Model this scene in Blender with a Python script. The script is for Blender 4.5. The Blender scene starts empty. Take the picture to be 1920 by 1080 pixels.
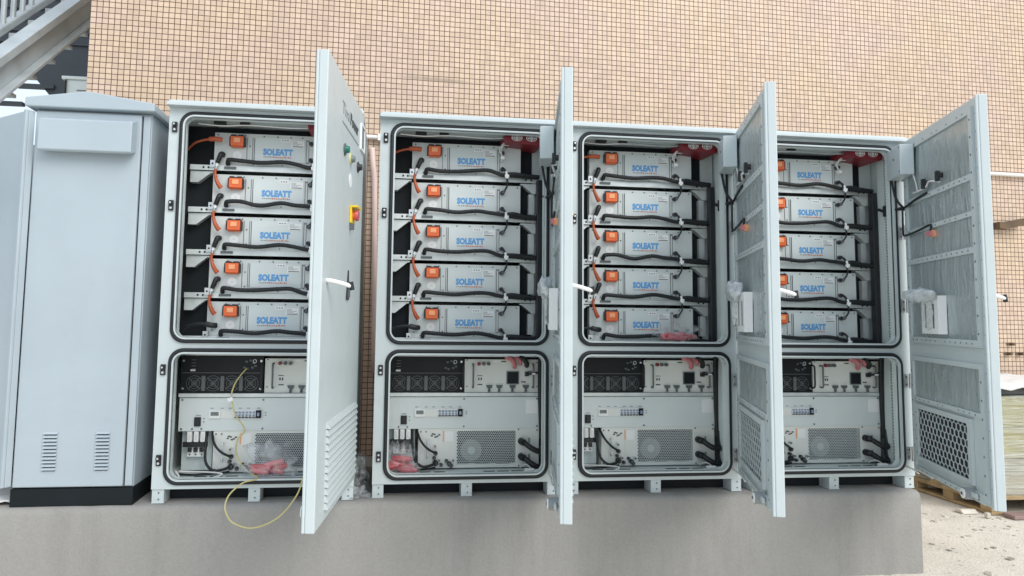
import bpy, bmesh, math, random
from mathutils import Vector, Matrix
random.seed(7)
PI = math.pi
R = math.radians
scene = bpy.context.scene
COL = scene.collection

# ---------------------------------------------------------------- materials
def mat(name, col, rough=.5, metal=0., var=.06, vscale=6., bump=0., bscale=60., spec=.5, dirt=None, dirt_scale=2.5, dirt_amt=.35):
    m = bpy.data.materials.new(name); m.use_nodes = True
    nt = m.node_tree; b = nt.nodes['Principled BSDF']
    b.inputs['Roughness'].default_value = rough; b.inputs['Metallic'].default_value = metal
    b.inputs['Specular IOR Level'].default_value = spec
    tc = nt.nodes.new('ShaderNodeTexCoord')
    n = nt.nodes.new('ShaderNodeTexNoise'); n.inputs['Scale'].default_value = vscale; n.inputs['Detail'].default_value = 6
    nt.links.new(tc.outputs['Object'], n.inputs['Vector'])
    r = nt.nodes.new('ShaderNodeMapRange'); r.inputs[1].default_value = .3; r.inputs[2].default_value = .7
    r.inputs[3].default_value = 1 - var; r.inputs[4].default_value = 1 + var
    nt.links.new(n.outputs['Fac'], r.inputs[0])
    mul = nt.nodes.new('ShaderNodeMix'); mul.data_type = 'RGBA'; mul.blend_type = 'MULTIPLY'; mul.inputs[0].default_value = 1
    mul.inputs[6].default_value = (*col, 1); nt.links.new(r.outputs[0], mul.inputs[7])
    out = mul.outputs[2]
    if dirt:
        n2 = nt.nodes.new('ShaderNodeTexNoise'); n2.inputs['Scale'].default_value = dirt_scale; n2.inputs['Detail'].default_value = 9; n2.inputs['Roughness'].default_value = .7
        nt.links.new(tc.outputs['Object'], n2.inputs['Vector'])
        r2 = nt.nodes.new('ShaderNodeMapRange'); r2.inputs[1].default_value = .5; r2.inputs[2].default_value = .75; r2.inputs[3].default_value = 0; r2.inputs[4].default_value = dirt_amt
        nt.links.new(n2.outputs['Fac'], r2.inputs[0])
        mx = nt.nodes.new('ShaderNodeMix'); mx.data_type = 'RGBA'; nt.links.new(r2.outputs[0], mx.inputs[0])
        nt.links.new(out, mx.inputs[6]); mx.inputs[7].default_value = (*dirt, 1); out = mx.outputs[2]
    nt.links.new(out, b.inputs['Base Color'])
    rr = nt.nodes.new('ShaderNodeMapRange'); rr.inputs[1].default_value = .3; rr.inputs[2].default_value = .7
    rr.inputs[3].default_value = max(0, rough - .07); rr.inputs[4].default_value = min(1, rough + .07)
    nt.links.new(n.outputs['Fac'], rr.inputs[0]); nt.links.new(rr.outputs[0], b.inputs['Roughness'])
    if bump:
        n3 = nt.nodes.new('ShaderNodeTexNoise'); n3.inputs['Scale'].default_value = bscale; n3.inputs['Detail'].default_value = 8
        nt.links.new(tc.outputs['Object'], n3.inputs['Vector'])
        bp = nt.nodes.new('ShaderNodeBump'); bp.inputs['Strength'].default_value = bump; bp.inputs['Distance'].default_value = .01
        nt.links.new(n3.outputs['Fac'], bp.inputs['Height']); nt.links.new(bp.outputs[0], b.inputs['Normal'])
    return m

M = {}
M['paint'] = mat('cabinet_paint', (.55, .615, .625), .40, var=.05, vscale=2.5, bump=.05, bscale=25, dirt=(.34, .345, .32), dirt_amt=.35)
M['paint_in'] = mat('inner_paint', (.63, .70, .69), .5, var=.04, dirt=(.35, .37, .35), dirt_amt=.2)
M['paint_blue'] = mat('grey_blue_paint', (.40, .465, .505), .42, var=.05, vscale=2, bump=.05, bscale=22, dirt=(.33, .36, .40), dirt_amt=.3)
M['module'] = mat('module_grey', (.66, .70, .685), .5, var=.04, bump=.03, bscale=200)
M['plate'] = mat('module_plate', (.68, .735, .73), .45, var=.03)
M['rail'] = mat('galvanised', (.66, .70, .69), .4, .35, var=.12, vscale=14)
M['rubber'] = mat('black_rubber', (.012, .014, .016), .55, var=.2)
M['black'] = mat('black_plastic', (.016, .017, .019), .45, var=.2)
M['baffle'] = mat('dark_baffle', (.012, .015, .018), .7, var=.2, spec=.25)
M['invert'] = mat('inverter_black', (.009, .011, .014), .5, var=.15, spec=.3)
M['grey_dark'] = mat('dark_grey_plastic', (.11, .12, .125), .5, var=.1)
M['orange'] = mat('orange_plastic', (.80, .15, .04), .4, var=.08)
M['orange_cable'] = mat('orange_cable', (.52, .11, .04), .45, var=.1)
M['orange_hi'] = mat('orange_pale', (.95, .42, .2), .35, var=.05)
M['cream'] = mat('cream_panel', (.76, .78, .735), .5, var=.04, bump=.03)
M['white'] = mat('white_label', (.86, .87, .86), .55, var=.03)
M['screw'] = mat('screw_steel', (.16, .17, .18), .35, .6, var=.2)
M['steel'] = mat('bright_steel', (.62, .63, .63), .3, .8, var=.1)
M['hole'] = mat('hole_dark', (.012, .013, .015), .8, var=.1)
M['blue'] = mat('logo_blue', (.13, .37, .70), .5, var=.05)
M['red_ink'] = mat('red_ink', (.62, .17, .12), .5, var=.1)
M['ink'] = mat('dark_ink', (.06, .065, .07), .5, var=.1)
M['ink_pale'] = mat('grey_ink', (.27, .29, .30), .5, var=.1)
M['maroon'] = mat('maroon_tray', (.22, .02, .03), .45, var=.1)
M['red'] = mat('red_plastic', (.55, .09, .10), .35, var=.15, vscale=30)
M['pink'] = mat('pink_plastic', (.62, .20, .22), .35, var=.15, vscale=30)
M['yellow'] = mat('yellow_plastic', (.85, .62, .03), .4, var=.05)
M['cable_y'] = mat('yellow_cable', (.62, .55, .24), .5, var=.08)
M['cable_w'] = mat('white_cable', (.72, .72, .7), .5, var=.05)
M['green'] = mat('green_lens', (.0, .16, .12), .25, var=.05)
M['green_yel'] = mat('yellow_green_ring', (.62, .62, .30), .35, var=.05)
M['lcd'] = mat('lcd_grey', (.16, .19, .19), .3, var=.05)
M['toggle'] = mat('breaker_blue', (.25, .33, .45), .45, var=.05)
M['pipe'] = mat('white_pipe', (.78, .76, .72), .45, var=.05)
M['pipe_pink'] = mat('pinkish_pipe', (.72, .56, .5), .5, var=.06)
M['galv'] = mat('galvanised_stair', (.45, .50, .52), .5, .25, var=.16, vscale=5, dirt=(.33, .33, .33), dirt_amt=.4)
M['dark_bldg'] = mat('dark_cladding', (.035, .045, .055), .6, var=.15)
M['wood'] = mat('pallet_wood', (.40, .29, .15), .75, var=.25, vscale=9, bump=.3, bscale=40)
M['rust'] = mat('rusty_iron', (.13, .085, .05), .8, var=.3, vscale=12)
M['carton'] = mat('carton_buff', (.37, .345, .17), .7, var=.12, vscale=4)
M['carton_grey'] = mat('carton_grey', (.40, .375, .29), .7, var=.12, vscale=4)
M['sheet'] = mat('white_sheet', (.78, .78, .76), .5, var=.05)
M['skirt'] = mat('black_skirt', (.007, .011, .013), .6, var=.2, spec=.25)
M['trash'] = mat('pale_debris', (.62, .58, .5), .8, var=.15)
M['debris'] = mat('stone_debris', (.27, .24, .2), .9, var=.35)
M['sand'] = mat('sand_clod', (.47, .43, .35), .9, var=.15)
M['brownplate'] = mat('brown_board', (.30, .2, .18), .7, var=.15)
M['fan_dark'] = mat('fan_dark', (.085, .09, .095), .5, var=.1)
M['void'] = mat('fan_hub_grey', (.32, .35, .34), .5, var=.05)

def film_mat(name, col, t=.45, rough=.25, stretch=(1, 1, 1), sc=14, bumpd=.02):
    m = bpy.data.materials.new(name); m.use_nodes = True; nt = m.node_tree
    b = nt.nodes['Principled BSDF']; b.inputs['Base Color'].default_value = (*col, 1); b.inputs['Roughness'].default_value = rough
    out = nt.nodes['Material Output']
    tr = nt.nodes.new('ShaderNodeBsdfTransparent'); mx = nt.nodes.new('ShaderNodeMixShader')
    tc = nt.nodes.new('ShaderNodeTexCoord'); mp = nt.nodes.new('ShaderNodeMapping'); mp.inputs['Scale'].default_value = stretch
    nt.links.new(tc.outputs['Object'], mp.inputs['Vector'])
    n = nt.nodes.new('ShaderNodeTexNoise'); n.inputs['Scale'].default_value = sc; n.inputs['Detail'].default_value = 5; n.inputs['Distortion'].default_value = 1.2
    nt.links.new(mp.outputs[0], n.inputs['Vector'])
    r = nt.nodes.new('ShaderNodeMapRange'); r.inputs[1].default_value = .35; r.inputs[2].default_value = .68
    r.inputs[3].default_value = max(0, t - .25); r.inputs[4].default_value = min(1, t + .3)
    nt.links.new(n.outputs['Fac'], r.inputs[0]); nt.links.new(r.outputs[0], mx.inputs[0])
    bp = nt.nodes.new('ShaderNodeBump'); bp.inputs['Strength'].default_value = .8; bp.inputs['Distance'].default_value = bumpd
    nt.links.new(n.outputs['Fac'], bp.inputs['Height']); nt.links.new(bp.outputs[0], b.inputs['Normal'])
    nt.links.new(tr.outputs[0], mx.inputs[1]); nt.links.new(b.outputs[0], mx.inputs[2]); nt.links.new(mx.outputs[0], out.inputs[0])
    return m
M['bag'] = film_mat('clear_bag', (.76, .79, .81), .15, .1, sc=11)
M['bag_thick'] = film_mat('milky_bag', (.80, .85, .88), .76, .2, sc=11)
M['wrap'] = film_mat('stretch_wrap', (.74, .76, .70), .30, .2, stretch=(.6, .6, 9), sc=5)

def foil_mat():
    m = bpy.data.materials.new('grey_insulation_foil'); m.use_nodes = True; nt = m.node_tree
    b = nt.nodes['Principled BSDF']; b.inputs['Base Color'].default_value = (.45, .51, .52, 1); b.inputs['Roughness'].default_value = .3; b.inputs['Metallic'].default_value = .45
    tc = nt.nodes.new('ShaderNodeTexCoord'); mp = nt.nodes.new('ShaderNodeMapping'); mp.inputs['Scale'].default_value = (1, 1, .22)
    nt.links.new(tc.outputs['Object'], mp.inputs['Vector'])
    n = nt.nodes.new('ShaderNodeTexNoise'); n.inputs['Scale'].default_value = 16; n.inputs['Detail'].default_value = 4; n.inputs['Distortion'].default_value = .8
    nt.links.new(mp.outputs[0], n.inputs['Vector'])
    bp = nt.nodes.new('ShaderNodeBump'); bp.inputs['Strength'].default_value = .6; bp.inputs['Distance'].default_value = .025
    nt.links.new(n.outputs['Fac'], bp.inputs['Height']); nt.links.new(bp.outputs[0], b.inputs['Normal'])
    r = nt.nodes.new('ShaderNodeMapRange'); r.inputs[1].default_value = .3; r.inputs[2].default_value = .75; r.inputs[3].default_value = .45; r.inputs[4].default_value = .2
    nt.links.new(n.outputs['Fac'], r.inputs[0]); nt.links.new(r.outputs[0], b.inputs['Roughness'])
    return m
M['foil'] = foil_mat()

TILE = .0392
def tile_mat():
    m = bpy.data.materials.new('mosaic_tiles'); m.use_nodes = True; nt = m.node_tree
    b = nt.nodes['Principled BSDF']; b.inputs['Roughness'].default_value = .45
    tc = nt.nodes.new('ShaderNodeTexCoord'); sp = nt.nodes.new('ShaderNodeSeparateXYZ'); cb = nt.nodes.new('ShaderNodeCombineXYZ')
    nt.links.new(tc.outputs['Object'], sp.inputs[0]); nt.links.new(sp.outputs['X'], cb.inputs['X']); nt.links.new(sp.outputs['Z'], cb.inputs['Y'])
    # slight wobble so that the joints are not ruler straight
    wn = nt.nodes.new('ShaderNodeTexNoise'); wn.inputs['Scale'].default_value = 7; nt.links.new(cb.outputs[0], wn.inputs['Vector'])
    vm = nt.nodes.new('ShaderNodeVectorMath'); vm.operation = 'SCALE'; vm.inputs['Scale'].default_value = .006
    nt.links.new(wn.outputs['Color'], vm.inputs[0])
    va = nt.nodes.new('ShaderNodeVectorMath'); nt.links.new(cb.outputs[0], va.inputs[0]); nt.links.new(vm.outputs[0], va.inputs[1])
    br = nt.nodes.new('ShaderNodeTexBrick'); br.offset = 0; br.squash = 1
    br.inputs['Scale'].default_value = 1; br.inputs['Brick Width'].default_value = TILE; br.inputs['Row Height'].default_value = TILE
    br.inputs['Mortar Size'].default_value = .0029; br.inputs['Mortar Smooth'].default_value = .25; br.inputs['Bias'].default_value = 0
    br.inputs['Color1'].default_value = (.66, .525, .415, 1); br.inputs['Color2'].default_value = (.56, .44, .345, 1); br.inputs['Mortar'].default_value = (.105, .055, .04, 1)
    nt.links.new(va.outputs[0], br.inputs['Vector'])
    # patches of yellower and pinker sheets
    n = nt.nodes.new('ShaderNodeTexNoise'); n.inputs['Scale'].default_value = 1.6; n.inputs['Detail'].default_value = 3
    nt.links.new(cb.outputs[0], n.inputs['Vector'])
    cr = nt.nodes.new('ShaderNodeValToRGB'); cr.color_ramp.elements[0].position = .35; cr.color_ramp.elements[0].color = (1.04, 1.0, .88, 1)
    cr.color_ramp.elements[1].position = .65; cr.color_ramp.elements[1].color = (1.02, .965, .95, 1)
    nt.links.new(n.outputs['Fac'], cr.inputs[0])
    mu = nt.nodes.new('ShaderNodeMix'); mu.data_type = 'RGBA'; mu.blend_type = 'MULTIPLY'; mu.inputs[0].default_value = 1
    nt.links.new(br.outputs['Color'], mu.inputs[6]); nt.links.new(cr.outputs[0], mu.inputs[7])
    # weathering stains, mostly vertical
    mp = nt.nodes.new('ShaderNodeMapping'); mp.inputs['Scale'].default_value = (3, .5, 1); nt.links.new(cb.outputs[0], mp.inputs['Vector'])
    n2 = nt.nodes.new('ShaderNodeTexNoise'); n2.inputs['Scale'].default_value = 1.5; n2.inputs['Detail'].default_value = 8; n2.inputs['Roughness'].default_value = .65
    nt.links.new(mp.outputs[0], n2.inputs['Vector'])
    r2 = nt.nodes.new('ShaderNodeMapRange'); r2.inputs[1].default_value = .5; r2.inputs[2].default_value = .8; r2.inputs[3].default_value = 0; r2.inputs[4].default_value = .3
    nt.links.new(n2.outputs['Fac'], r2.inputs[0])
    mx = nt.nodes.new('ShaderNodeMix'); mx.data_type = 'RGBA'; nt.links.new(r2.outputs[0], mx.inputs[0]); nt.links.new(mu.outputs[2], mx.inputs[6]); mx.inputs[7].default_value = (.36, .25, .18, 1)
    def mth(op, a, b_=None):
        k = nt.nodes.new('ShaderNodeMath'); k.operation = op
        for i, q in enumerate((a, b_)):
            if q is None: continue
            if isinstance(q, (int, float)): k.inputs[i].default_value = q
            else: nt.links.new(q, k.inputs[i])
        return k.outputs[0]
    dx = mth('SUBTRACT', sp.outputs['X'], 2.42); dz = mth('ADD', mth('SUBTRACT', sp.outputs['Z'], 2.675), mth('MULTIPLY', dx, .02))
    dd = mth('ADD', mth('POWER', mth('ABSOLUTE', mth('DIVIDE', dx, .33)), 2), mth('POWER', mth('ABSOLUTE', mth('DIVIDE', dz, .022)), 2))
    sf = nt.nodes.new('ShaderNodeMapRange'); nt.links.new(mth('ADD', dd, mth('MULTIPLY', n2.outputs['Fac'], .6)), sf.inputs[0]); sf.inputs[1].default_value = .2; sf.inputs[2].default_value = 1.3; sf.inputs[3].default_value = .65; sf.inputs[4].default_value = 0
    m3 = nt.nodes.new('ShaderNodeMix'); m3.data_type = 'RGBA'; nt.links.new(sf.outputs[0], m3.inputs[0]); nt.links.new(mx.outputs[2], m3.inputs[6]); m3.inputs[7].default_value = (.22, .17, .11, 1)
    nt.links.new(m3.outputs[2], b.inputs['Base Color'])
    inv = nt.nodes.new('ShaderNodeMath'); inv.operation = 'SUBTRACT'; inv.inputs[0].default_value = 1; nt.links.new(br.outputs['Fac'], inv.inputs[1])
    bp = nt.nodes.new('ShaderNodeBump'); bp.inputs['Strength'].default_value = .6; bp.inputs['Distance'].default_value = .003
    nt.links.new(inv.outputs[0], bp.inputs['Height']); nt.links.new(bp.outputs[0], b.inputs['Normal'])
    return m
M['tile'] = tile_mat()

def concrete_mat(name, c1, c2, c3, sc=1.2, speck=.12, bump=.25):
    m = bpy.data.materials.new(name); m.use_nodes = True; nt = m.node_tree
    b = nt.nodes['Principled BSDF']; b.inputs['Roughness'].default_value = .85
    tc = nt.nodes.new('ShaderNodeTexCoord')
    n = nt.nodes.new('ShaderNodeTexNoise'); n.inputs['Scale'].default_value = sc; n.inputs['Detail'].default_value = 8; n.inputs['Roughness'].default_value = .6; n.inputs['Distortion'].default_value = .6
    nt.links.new(tc.outputs['Object'], n.inputs['Vector'])
    cr = nt.nodes.new('ShaderNodeValToRGB'); e = cr.color_ramp.elements; e[0].position = .32; e[0].color = (*c1, 1); e[1].position = .68; e[1].color = (*c2, 1)
    k = e.new(.5); k.color = (*c3, 1)
    nt.links.new(n.outputs['Fac'], cr.inputs[0])
    n2 = nt.nodes.new('ShaderNodeTexNoise'); n2.inputs['Scale'].default_value = 90; n2.inputs['Detail'].default_value = 4
    nt.links.new(tc.outputs['Object'], n2.inputs['Vector'])
    r = nt.nodes.new('ShaderNodeMapRange'); r.inputs[1].default_value = .3; r.inputs[2].default_value = .7; r.inputs[3].default_value = 1 - speck; r.inputs[4].default_value = 1 + speck
    nt.links.new(n2.outputs['Fac'], r.inputs[0])
    mu = nt.nodes.new('ShaderNodeMix'); mu.data_type = 'RGBA'; mu.blend_type = 'MULTIPLY'; mu.inputs[0].default_value = 1
    nt.links.new(cr.outputs[0], mu.inputs[6]); nt.links.new(r.outputs[0], mu.inputs[7]); 
    mp = nt.nodes.new('ShaderNodeMapping'); mp.inputs['Scale'].default_value = (5, 5, .55); nt.links.new(tc.outputs['Object'], mp.inputs['Vector'])
    n4 = nt.nodes.new('ShaderNodeTexNoise'); n4.inputs['Scale'].default_value = 1; n4.inputs['Detail'].default_value = 7; n4.inputs['Roughness'].default_value = .68; nt.links.new(mp.outputs[0], n4.inputs['Vector'])
    r4 = nt.nodes.new('ShaderNodeMapRange'); r4.inputs[1].default_value = .48; r4.inputs[2].default_value = .72; r4.inputs[3].default_value = 1.03; r4.inputs[4].default_value = .87; nt.links.new(n4.outputs['Fac'], r4.inputs[0])
    m4 = nt.nodes.new('ShaderNodeMix'); m4.data_type = 'RGBA'; m4.blend_type = 'MULTIPLY'; m4.inputs[0].default_value = 1; nt.links.new(mu.outputs[2], m4.inputs[6]); nt.links.new(r4.outputs[0], m4.inputs[7])
    nt.links.new(m4.outputs[2], b.inputs['Base Color'])
    ad = nt.nodes.new('ShaderNodeMath'); nt.links.new(n.outputs['Fac'], ad.inputs[0]); nt.links.new(n2.outputs['Fac'], ad.inputs[1])
    bp = nt.nodes.new('ShaderNodeBump'); bp.inputs['Strength'].default_value = bump; bp.inputs['Distance'].default_value = .015
    nt.links.new(ad.outputs[0], bp.inputs['Height']); nt.links.new(bp.outputs[0], b.inputs['Normal'])
    return m
M['plinth'] = concrete_mat('plinth_render', (.268, .258, .240), (.325, .314, .294), (.298, .288, .268), .9, .05, .12)
M['ground'] = concrete_mat('sandy_concrete', (.60, .56, .48), (.70, .66, .575), (.655, .615, .53), 1.6, .14, .5)

# ---------------------------------------------------------------- mesh builder
class MB:
    def __init__(s): s.v = []; s.f = []; s.mi = []; s.sm = []; s.mats = []
    def m(s, name):
        if name not in s.mats: s.mats.append(name)
        return s.mats.index(name)
    def add(s, vs, fs, mt, smooth=False):
        o = len(s.v); k = s.m(mt); s.v += [tuple(v) for v in vs]
        for f in fs: s.f.append([i + o for i in f]); s.mi.append(k); s.sm.append(smooth)
        return s
    def box(s, x0, x1, y0, y1, z0, z1, mt):
        vs = [(x, y, z) for x in (x0, x1) for y in (y0, y1) for z in (z0, z1)]
        return s.add(vs, [(0, 1, 3, 2), (4, 6, 7, 5), (0, 4, 5, 1), (2, 3, 7, 6), (0, 2, 6, 4), (1, 5, 7, 3)], mt)
    def obox(s, c, ax, ay, az, mt):   # oriented box: centre and three half-axis vectors
        c = Vector(c); ax = Vector(ax); ay = Vector(ay); az = Vector(az)
        vs = [c + ax * i + ay * j + az * k for i in (-1, 1) for j in (-1, 1) for k in (-1, 1)]
        return s.add(vs, [(0, 1, 3, 2), (4, 6, 7, 5), (0, 4, 5, 1), (2, 3, 7, 6), (0, 2, 6, 4), (1, 5, 7, 3)], mt)
    def prism(s, poly, y0, y1, mt):   # polygon in XZ, extruded along Y
        n = len(poly); vs = [(x, y0, z) for x, z in poly] + [(x, y1, z) for x, z in poly]
        fs = [list(range(n)), list(range(2 * n - 1, n - 1, -1))] + [(i, i + n, (i + 1) % n + n, (i + 1) % n) for i in range(n)]
        return s.add(vs, fs, mt)
    def prism_yz(s, poly, x0, x1, mt):
        n = len(poly); vs = [(x0, y, z) for y, z in poly] + [(x1, y, z) for y, z in poly]
        fs = [list(range(n)), list(range(2 * n - 1, n - 1, -1))] + [(i, i + n, (i + 1) % n + n, (i + 1) % n) for i in range(n)]
        return s.add(vs, fs, mt)
    def cyl(s, a, b, r, mt, n=16, r2=None, smooth=True):
        a = Vector(a); b = Vector(b); d = (b - a).normalized(); u = d.orthogonal().normalized(); w = d.cross(u); r2 = r if r2 is None else r2
        vs = []
        for p, q in ((a, r), (b, r2)):
            for i in range(n): t = 2 * PI * i / n; vs.append(p + (u * math.cos(t) + w * math.sin(t)) * q)
        s.add(vs, [(i, (i + 1) % n, (i + 1) % n + n, i + n) for i in range(n)], mt, smooth)
        s.add(vs[:n], [list(range(n - 1, -1, -1))], mt); s.add(vs[n:], [list(range(n))], mt)
        return s
    def tube(s, pts, r, mt, n=8, sub=6, rib=0.):
        P = smooth_path(pts, sub); N = len(P); t0 = (P[1] - P[0]).normalized(); u = t0.orthogonal().normalized(); vs = []
        for i, p in enumerate(P):
            t = (P[min(i + 1, N - 1)] - P[max(i - 1, 0)]).normalized(); u = (u - t * u.dot(t)).normalized(); w = t.cross(u)
            q = (r(i / (N - 1)) if callable(r) else r) * (1 + rib * (i % 2))
            for k in range(n): a = 2 * PI * k / n; vs.append(p + (u * math.cos(a) + w * math.sin(a)) * q)
        fs = [(i * n + k, i * n + (k + 1) % n, (i + 1) * n + (k + 1) % n, (i + 1) * n + k) for i in range(N - 1) for k in range(n)]
        fs += [list(range(n - 1, -1, -1)), list(range((N - 1) * n, N * n))]
        return s.add(vs, fs, mt, True)
    def ring(s, loops, mt, smooth=False, close=False):   # connect successive closed loops
        n = len(loops[0]); vs = [p for l in loops for p in l]; K = len(loops); fs = []
        for a in range(K if close else K - 1):
            b = (a + 1) % K
            fs += [(a * n + i, a * n + (i + 1) % n, b * n + (i + 1) % n, b * n + i) for i in range(n)]
        return s.add(vs, fs, mt, smooth)
    def plate(s, outer, holes, y, mt):   # flat XZ plate with holes, facing -Y
        bm = bmesh.new()
        for lp in [outer] + holes:
            v = [bm.verts.new((x, y, z)) for x, z in lp]
            for i in range(len(v)): bm.edges.new((v[i], v[(i + 1) % len(v)]))
        bmesh.ops.triangle_fill(bm, edges=bm.edges[:], use_beauty=True, use_dissolve=False, normal=(0, -1, 0))
        bm.verts.index_update()
        s.add([tuple(v.co) for v in bm.verts], [[v.index for v in f.verts] for f in bm.faces], mt); bm.free()
        return s
    def disc(s, c, r, mt, n=10, y_off=0):
        return s.cyl((c[0], c[1], c[2]), (c[0], c[1] - .0025, c[2]), r, mt, n)
    def mesh(s, name):
        me = bpy.data.meshes.new(name); me.from_pydata(s.v, [], s.f)
        for k in s.mats: me.materials.append(M[k])
        me.polygons.foreach_set('material_index', s.mi); me.polygons.foreach_set('use_smooth', s.sm)
        bm = bmesh.new(); bm.from_mesh(me); bmesh.ops.recalc_face_normals(bm, faces=bm.faces[:]); bm.to_mesh(me); bm.free()
        me.update(); return me
    def build(s, name, parent=None, bevel=0, loc=(0, 0, 0)):
        o = bpy.data.objects.new(name, s.mesh(name)); COL.objects.link(o); o.parent = parent; o.location = loc
        if bevel:
            b = o.modifiers.new('bevel', 'BEVEL'); b.width = bevel; b.segments = 2; b.limit_method = 'ANGLE'; b.angle_limit = R(50); b.harden_normals = False
        return o

def smooth_path(pts, sub):
    P = [Vector(p) for p in pts]
    if len(P) < 3 or sub < 2: return P
    out = []
    for i in range(len(P) - 1):
        a = P[max(i - 1, 0)]; b = P[i]; c = P[i + 1]; d = P[min(i + 2, len(P) - 1)]
        for k in range(sub):
            t = k / sub
            out.append(.5 * ((2 * b) + (c - a) * t + (2 * a - 5 * b + 4 * c - d) * t * t + (3 * b - a - 3 * c + d) * t ** 3))
    out.append(P[-1]); return out

def rrect(x0, x1, z0, z1, r, k=8):
    pts = []
    for cx, cz, a0 in ((x1 - r, z1 - r, 0), (x0 + r, z1 - r, 90), (x0 + r, z0 + r, 180), (x1 - r, z0 + r, 270)):
        for i in range(k + 1): a = R(a0 + 90 * i / k); pts.append((cx + r * math.cos(a), cz + r * math.sin(a)))
    return pts
def at_y(loop, y): return [(x, y, z) for x, z in loop]

def text_obj(body, size, mt, name, parent, loc, width=None, embolden=0., depth=.0012, align='LEFT'):
    c = bpy.data.curves.new(name, 'FONT'); c.body = body; c.size = size; c.extrude = depth; c.offset = embolden; c.resolution_u = 2; c.align_x = align
    t = bpy.data.objects.new('tmp_text', c); me = bpy.data.meshes.new_from_object(t); bpy.data.objects.remove(t); bpy.data.curves.remove(c)
    xs = [v.co.x for v in me.vertices]; sx = width / (max(xs) - min(xs)) if width else 1.; x0 = min(xs) if align == 'LEFT' else 0
    for v in me.vertices: v.co = ((v.co.x - x0) * sx, -v.co.z, v.co.y)
    me.materials.clear(); me.materials.append(M[mt]); me.name = name
    o = bpy.data.objects.new(name, me); COL.objects.link(o); o.parent = parent; o.location = loc
    return o

def tag(o, label=None, cat=None, group=None, kind=None):
    if label: o['label'] = label
    if cat: o['category'] = cat
    if group: o['group'] = group
    if kind: o['kind'] = kind
    return o
def thing(name, label, cat, loc=(0, 0, 0), rz=0., group=None):
    o = bpy.data.objects.new(name, None); COL.objects.link(o); o.location = loc; o.rotation_euler = (0, 0, rz); o.empty_display_size = .1
    return tag(o, label, cat, group)
def copy_tree(o, parent=None):
    c = o.copy(); COL.objects.link(c); c.parent = parent
    for ch in list(o.children): copy_tree(ch, c)
    return c

# ---------------------------------------------------------------- camera, light, world
cam = bpy.data.cameras.new('camera'); co = bpy.data.objects.new('camera', cam); COL.objects.link(co); scene.camera = co
right = Vector((0.99196193, -0.12585207, 0.01314464)); up = Vector((-0.02329779, -0.07954667, 0.99655885)); fwd = Vector((0.12437338, 0.98885468, 0.08183934))
co.matrix_world = Matrix(((right.x, up.x, -fwd.x, -0.4272), (right.y, up.y, -fwd.y, -3.6018), (right.z, up.z, -fwd.z, 0.9069), (0, 0, 0, 1)))
cam.sensor_width = 36; cam.lens = 1314.156 / 1920 * 36; cam.shift_x = 69.73 / 1920; cam.shift_y = -53.98 / 1920
cam.clip_start = .05; cam.clip_end = 500

SUN_EL, SUN_AZ = 40., -36.       # azimuth measured from -Y (behind the camera) towards +X
w = bpy.data.worlds.new('World'); scene.world = w; w.use_nodes = True; nt = w.node_tree
sky = nt.nodes.new('ShaderNodeTexSky'); sky.sky_type = 'NISHITA'; sky.sun_disc = False
sky.sun_elevation = R(SUN_EL); sky.air_density = 1.0; sky.dust_density = 3.5; sky.ozone_density = 1.0
bg = nt.nodes['Background']; bg.inputs['Strength'].default_value = .13; 
tcw = nt.nodes.new('ShaderNodeTexCoord'); cn = nt.nodes.new('ShaderNodeTexNoise'); cn.inputs['Scale'].default_value = 2.2; cn.inputs['Detail'].default_value = 7
nt.links.new(tcw.outputs['Generated'], cn.inputs['Vector'])
cmr = nt.nodes.new('ShaderNodeMapRange'); cmr.inputs[1].default_value = .3; cmr.inputs[2].default_value = .7; cmr.inputs[3].default_value = .62; cmr.inputs[4].default_value = .92
nt.links.new(cn.outputs['Fac'], cmr.inputs[0])
cmx = nt.nodes.new('ShaderNodeMix'); cmx.data_type = 'RGBA'; nt.links.new(cmr.outputs[0], cmx.inputs[0]); nt.links.new(sky.outputs[0], cmx.inputs[6]); cmx.inputs[7].default_value = (5.1, 5.8, 6.6, 1)
nt.links.new(cmx.outputs[2], bg.inputs['Color'])
sd = Vector((math.sin(R(-SUN_AZ)) * math.cos(R(SUN_EL)), -math.cos(R(SUN_AZ)) * math.cos(R(SUN_EL)), math.sin(R(SUN_EL))))  # towards the sun
sky.sun_rotation = math.atan2(sd.x, sd.y)
sl = bpy.data.lights.new('sun', 'SUN'); sl.energy = 1.3; sl.angle = R(38); sl.color = (1, .98, .955)
so = bpy.data.objects.new('sun', sl); COL.objects.link(so); so.rotation_euler = (-sd).to_track_quat('-Z', 'Y').to_euler(); so.location = sd * 20
scene.view_settings.view_transform = 'Standard'; scene.view_settings.look = 'None'; scene.view_settings.gamma = 1; scene.view_settings.exposure = .62
scene.cycles.max_bounces = 8; scene.cycles.transparent_max_bounces = 12

# ---------------------------------------------------------------- setting
GZ = -.43
mb = MB(); S = 150
mb.add([(-S, -S, GZ), (S, -S, GZ), (S, S, GZ), (-S, S, GZ)], [(0, 1, 2, 3)], 'ground')
tag(mb.build('ground'), kind='structure')

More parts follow.
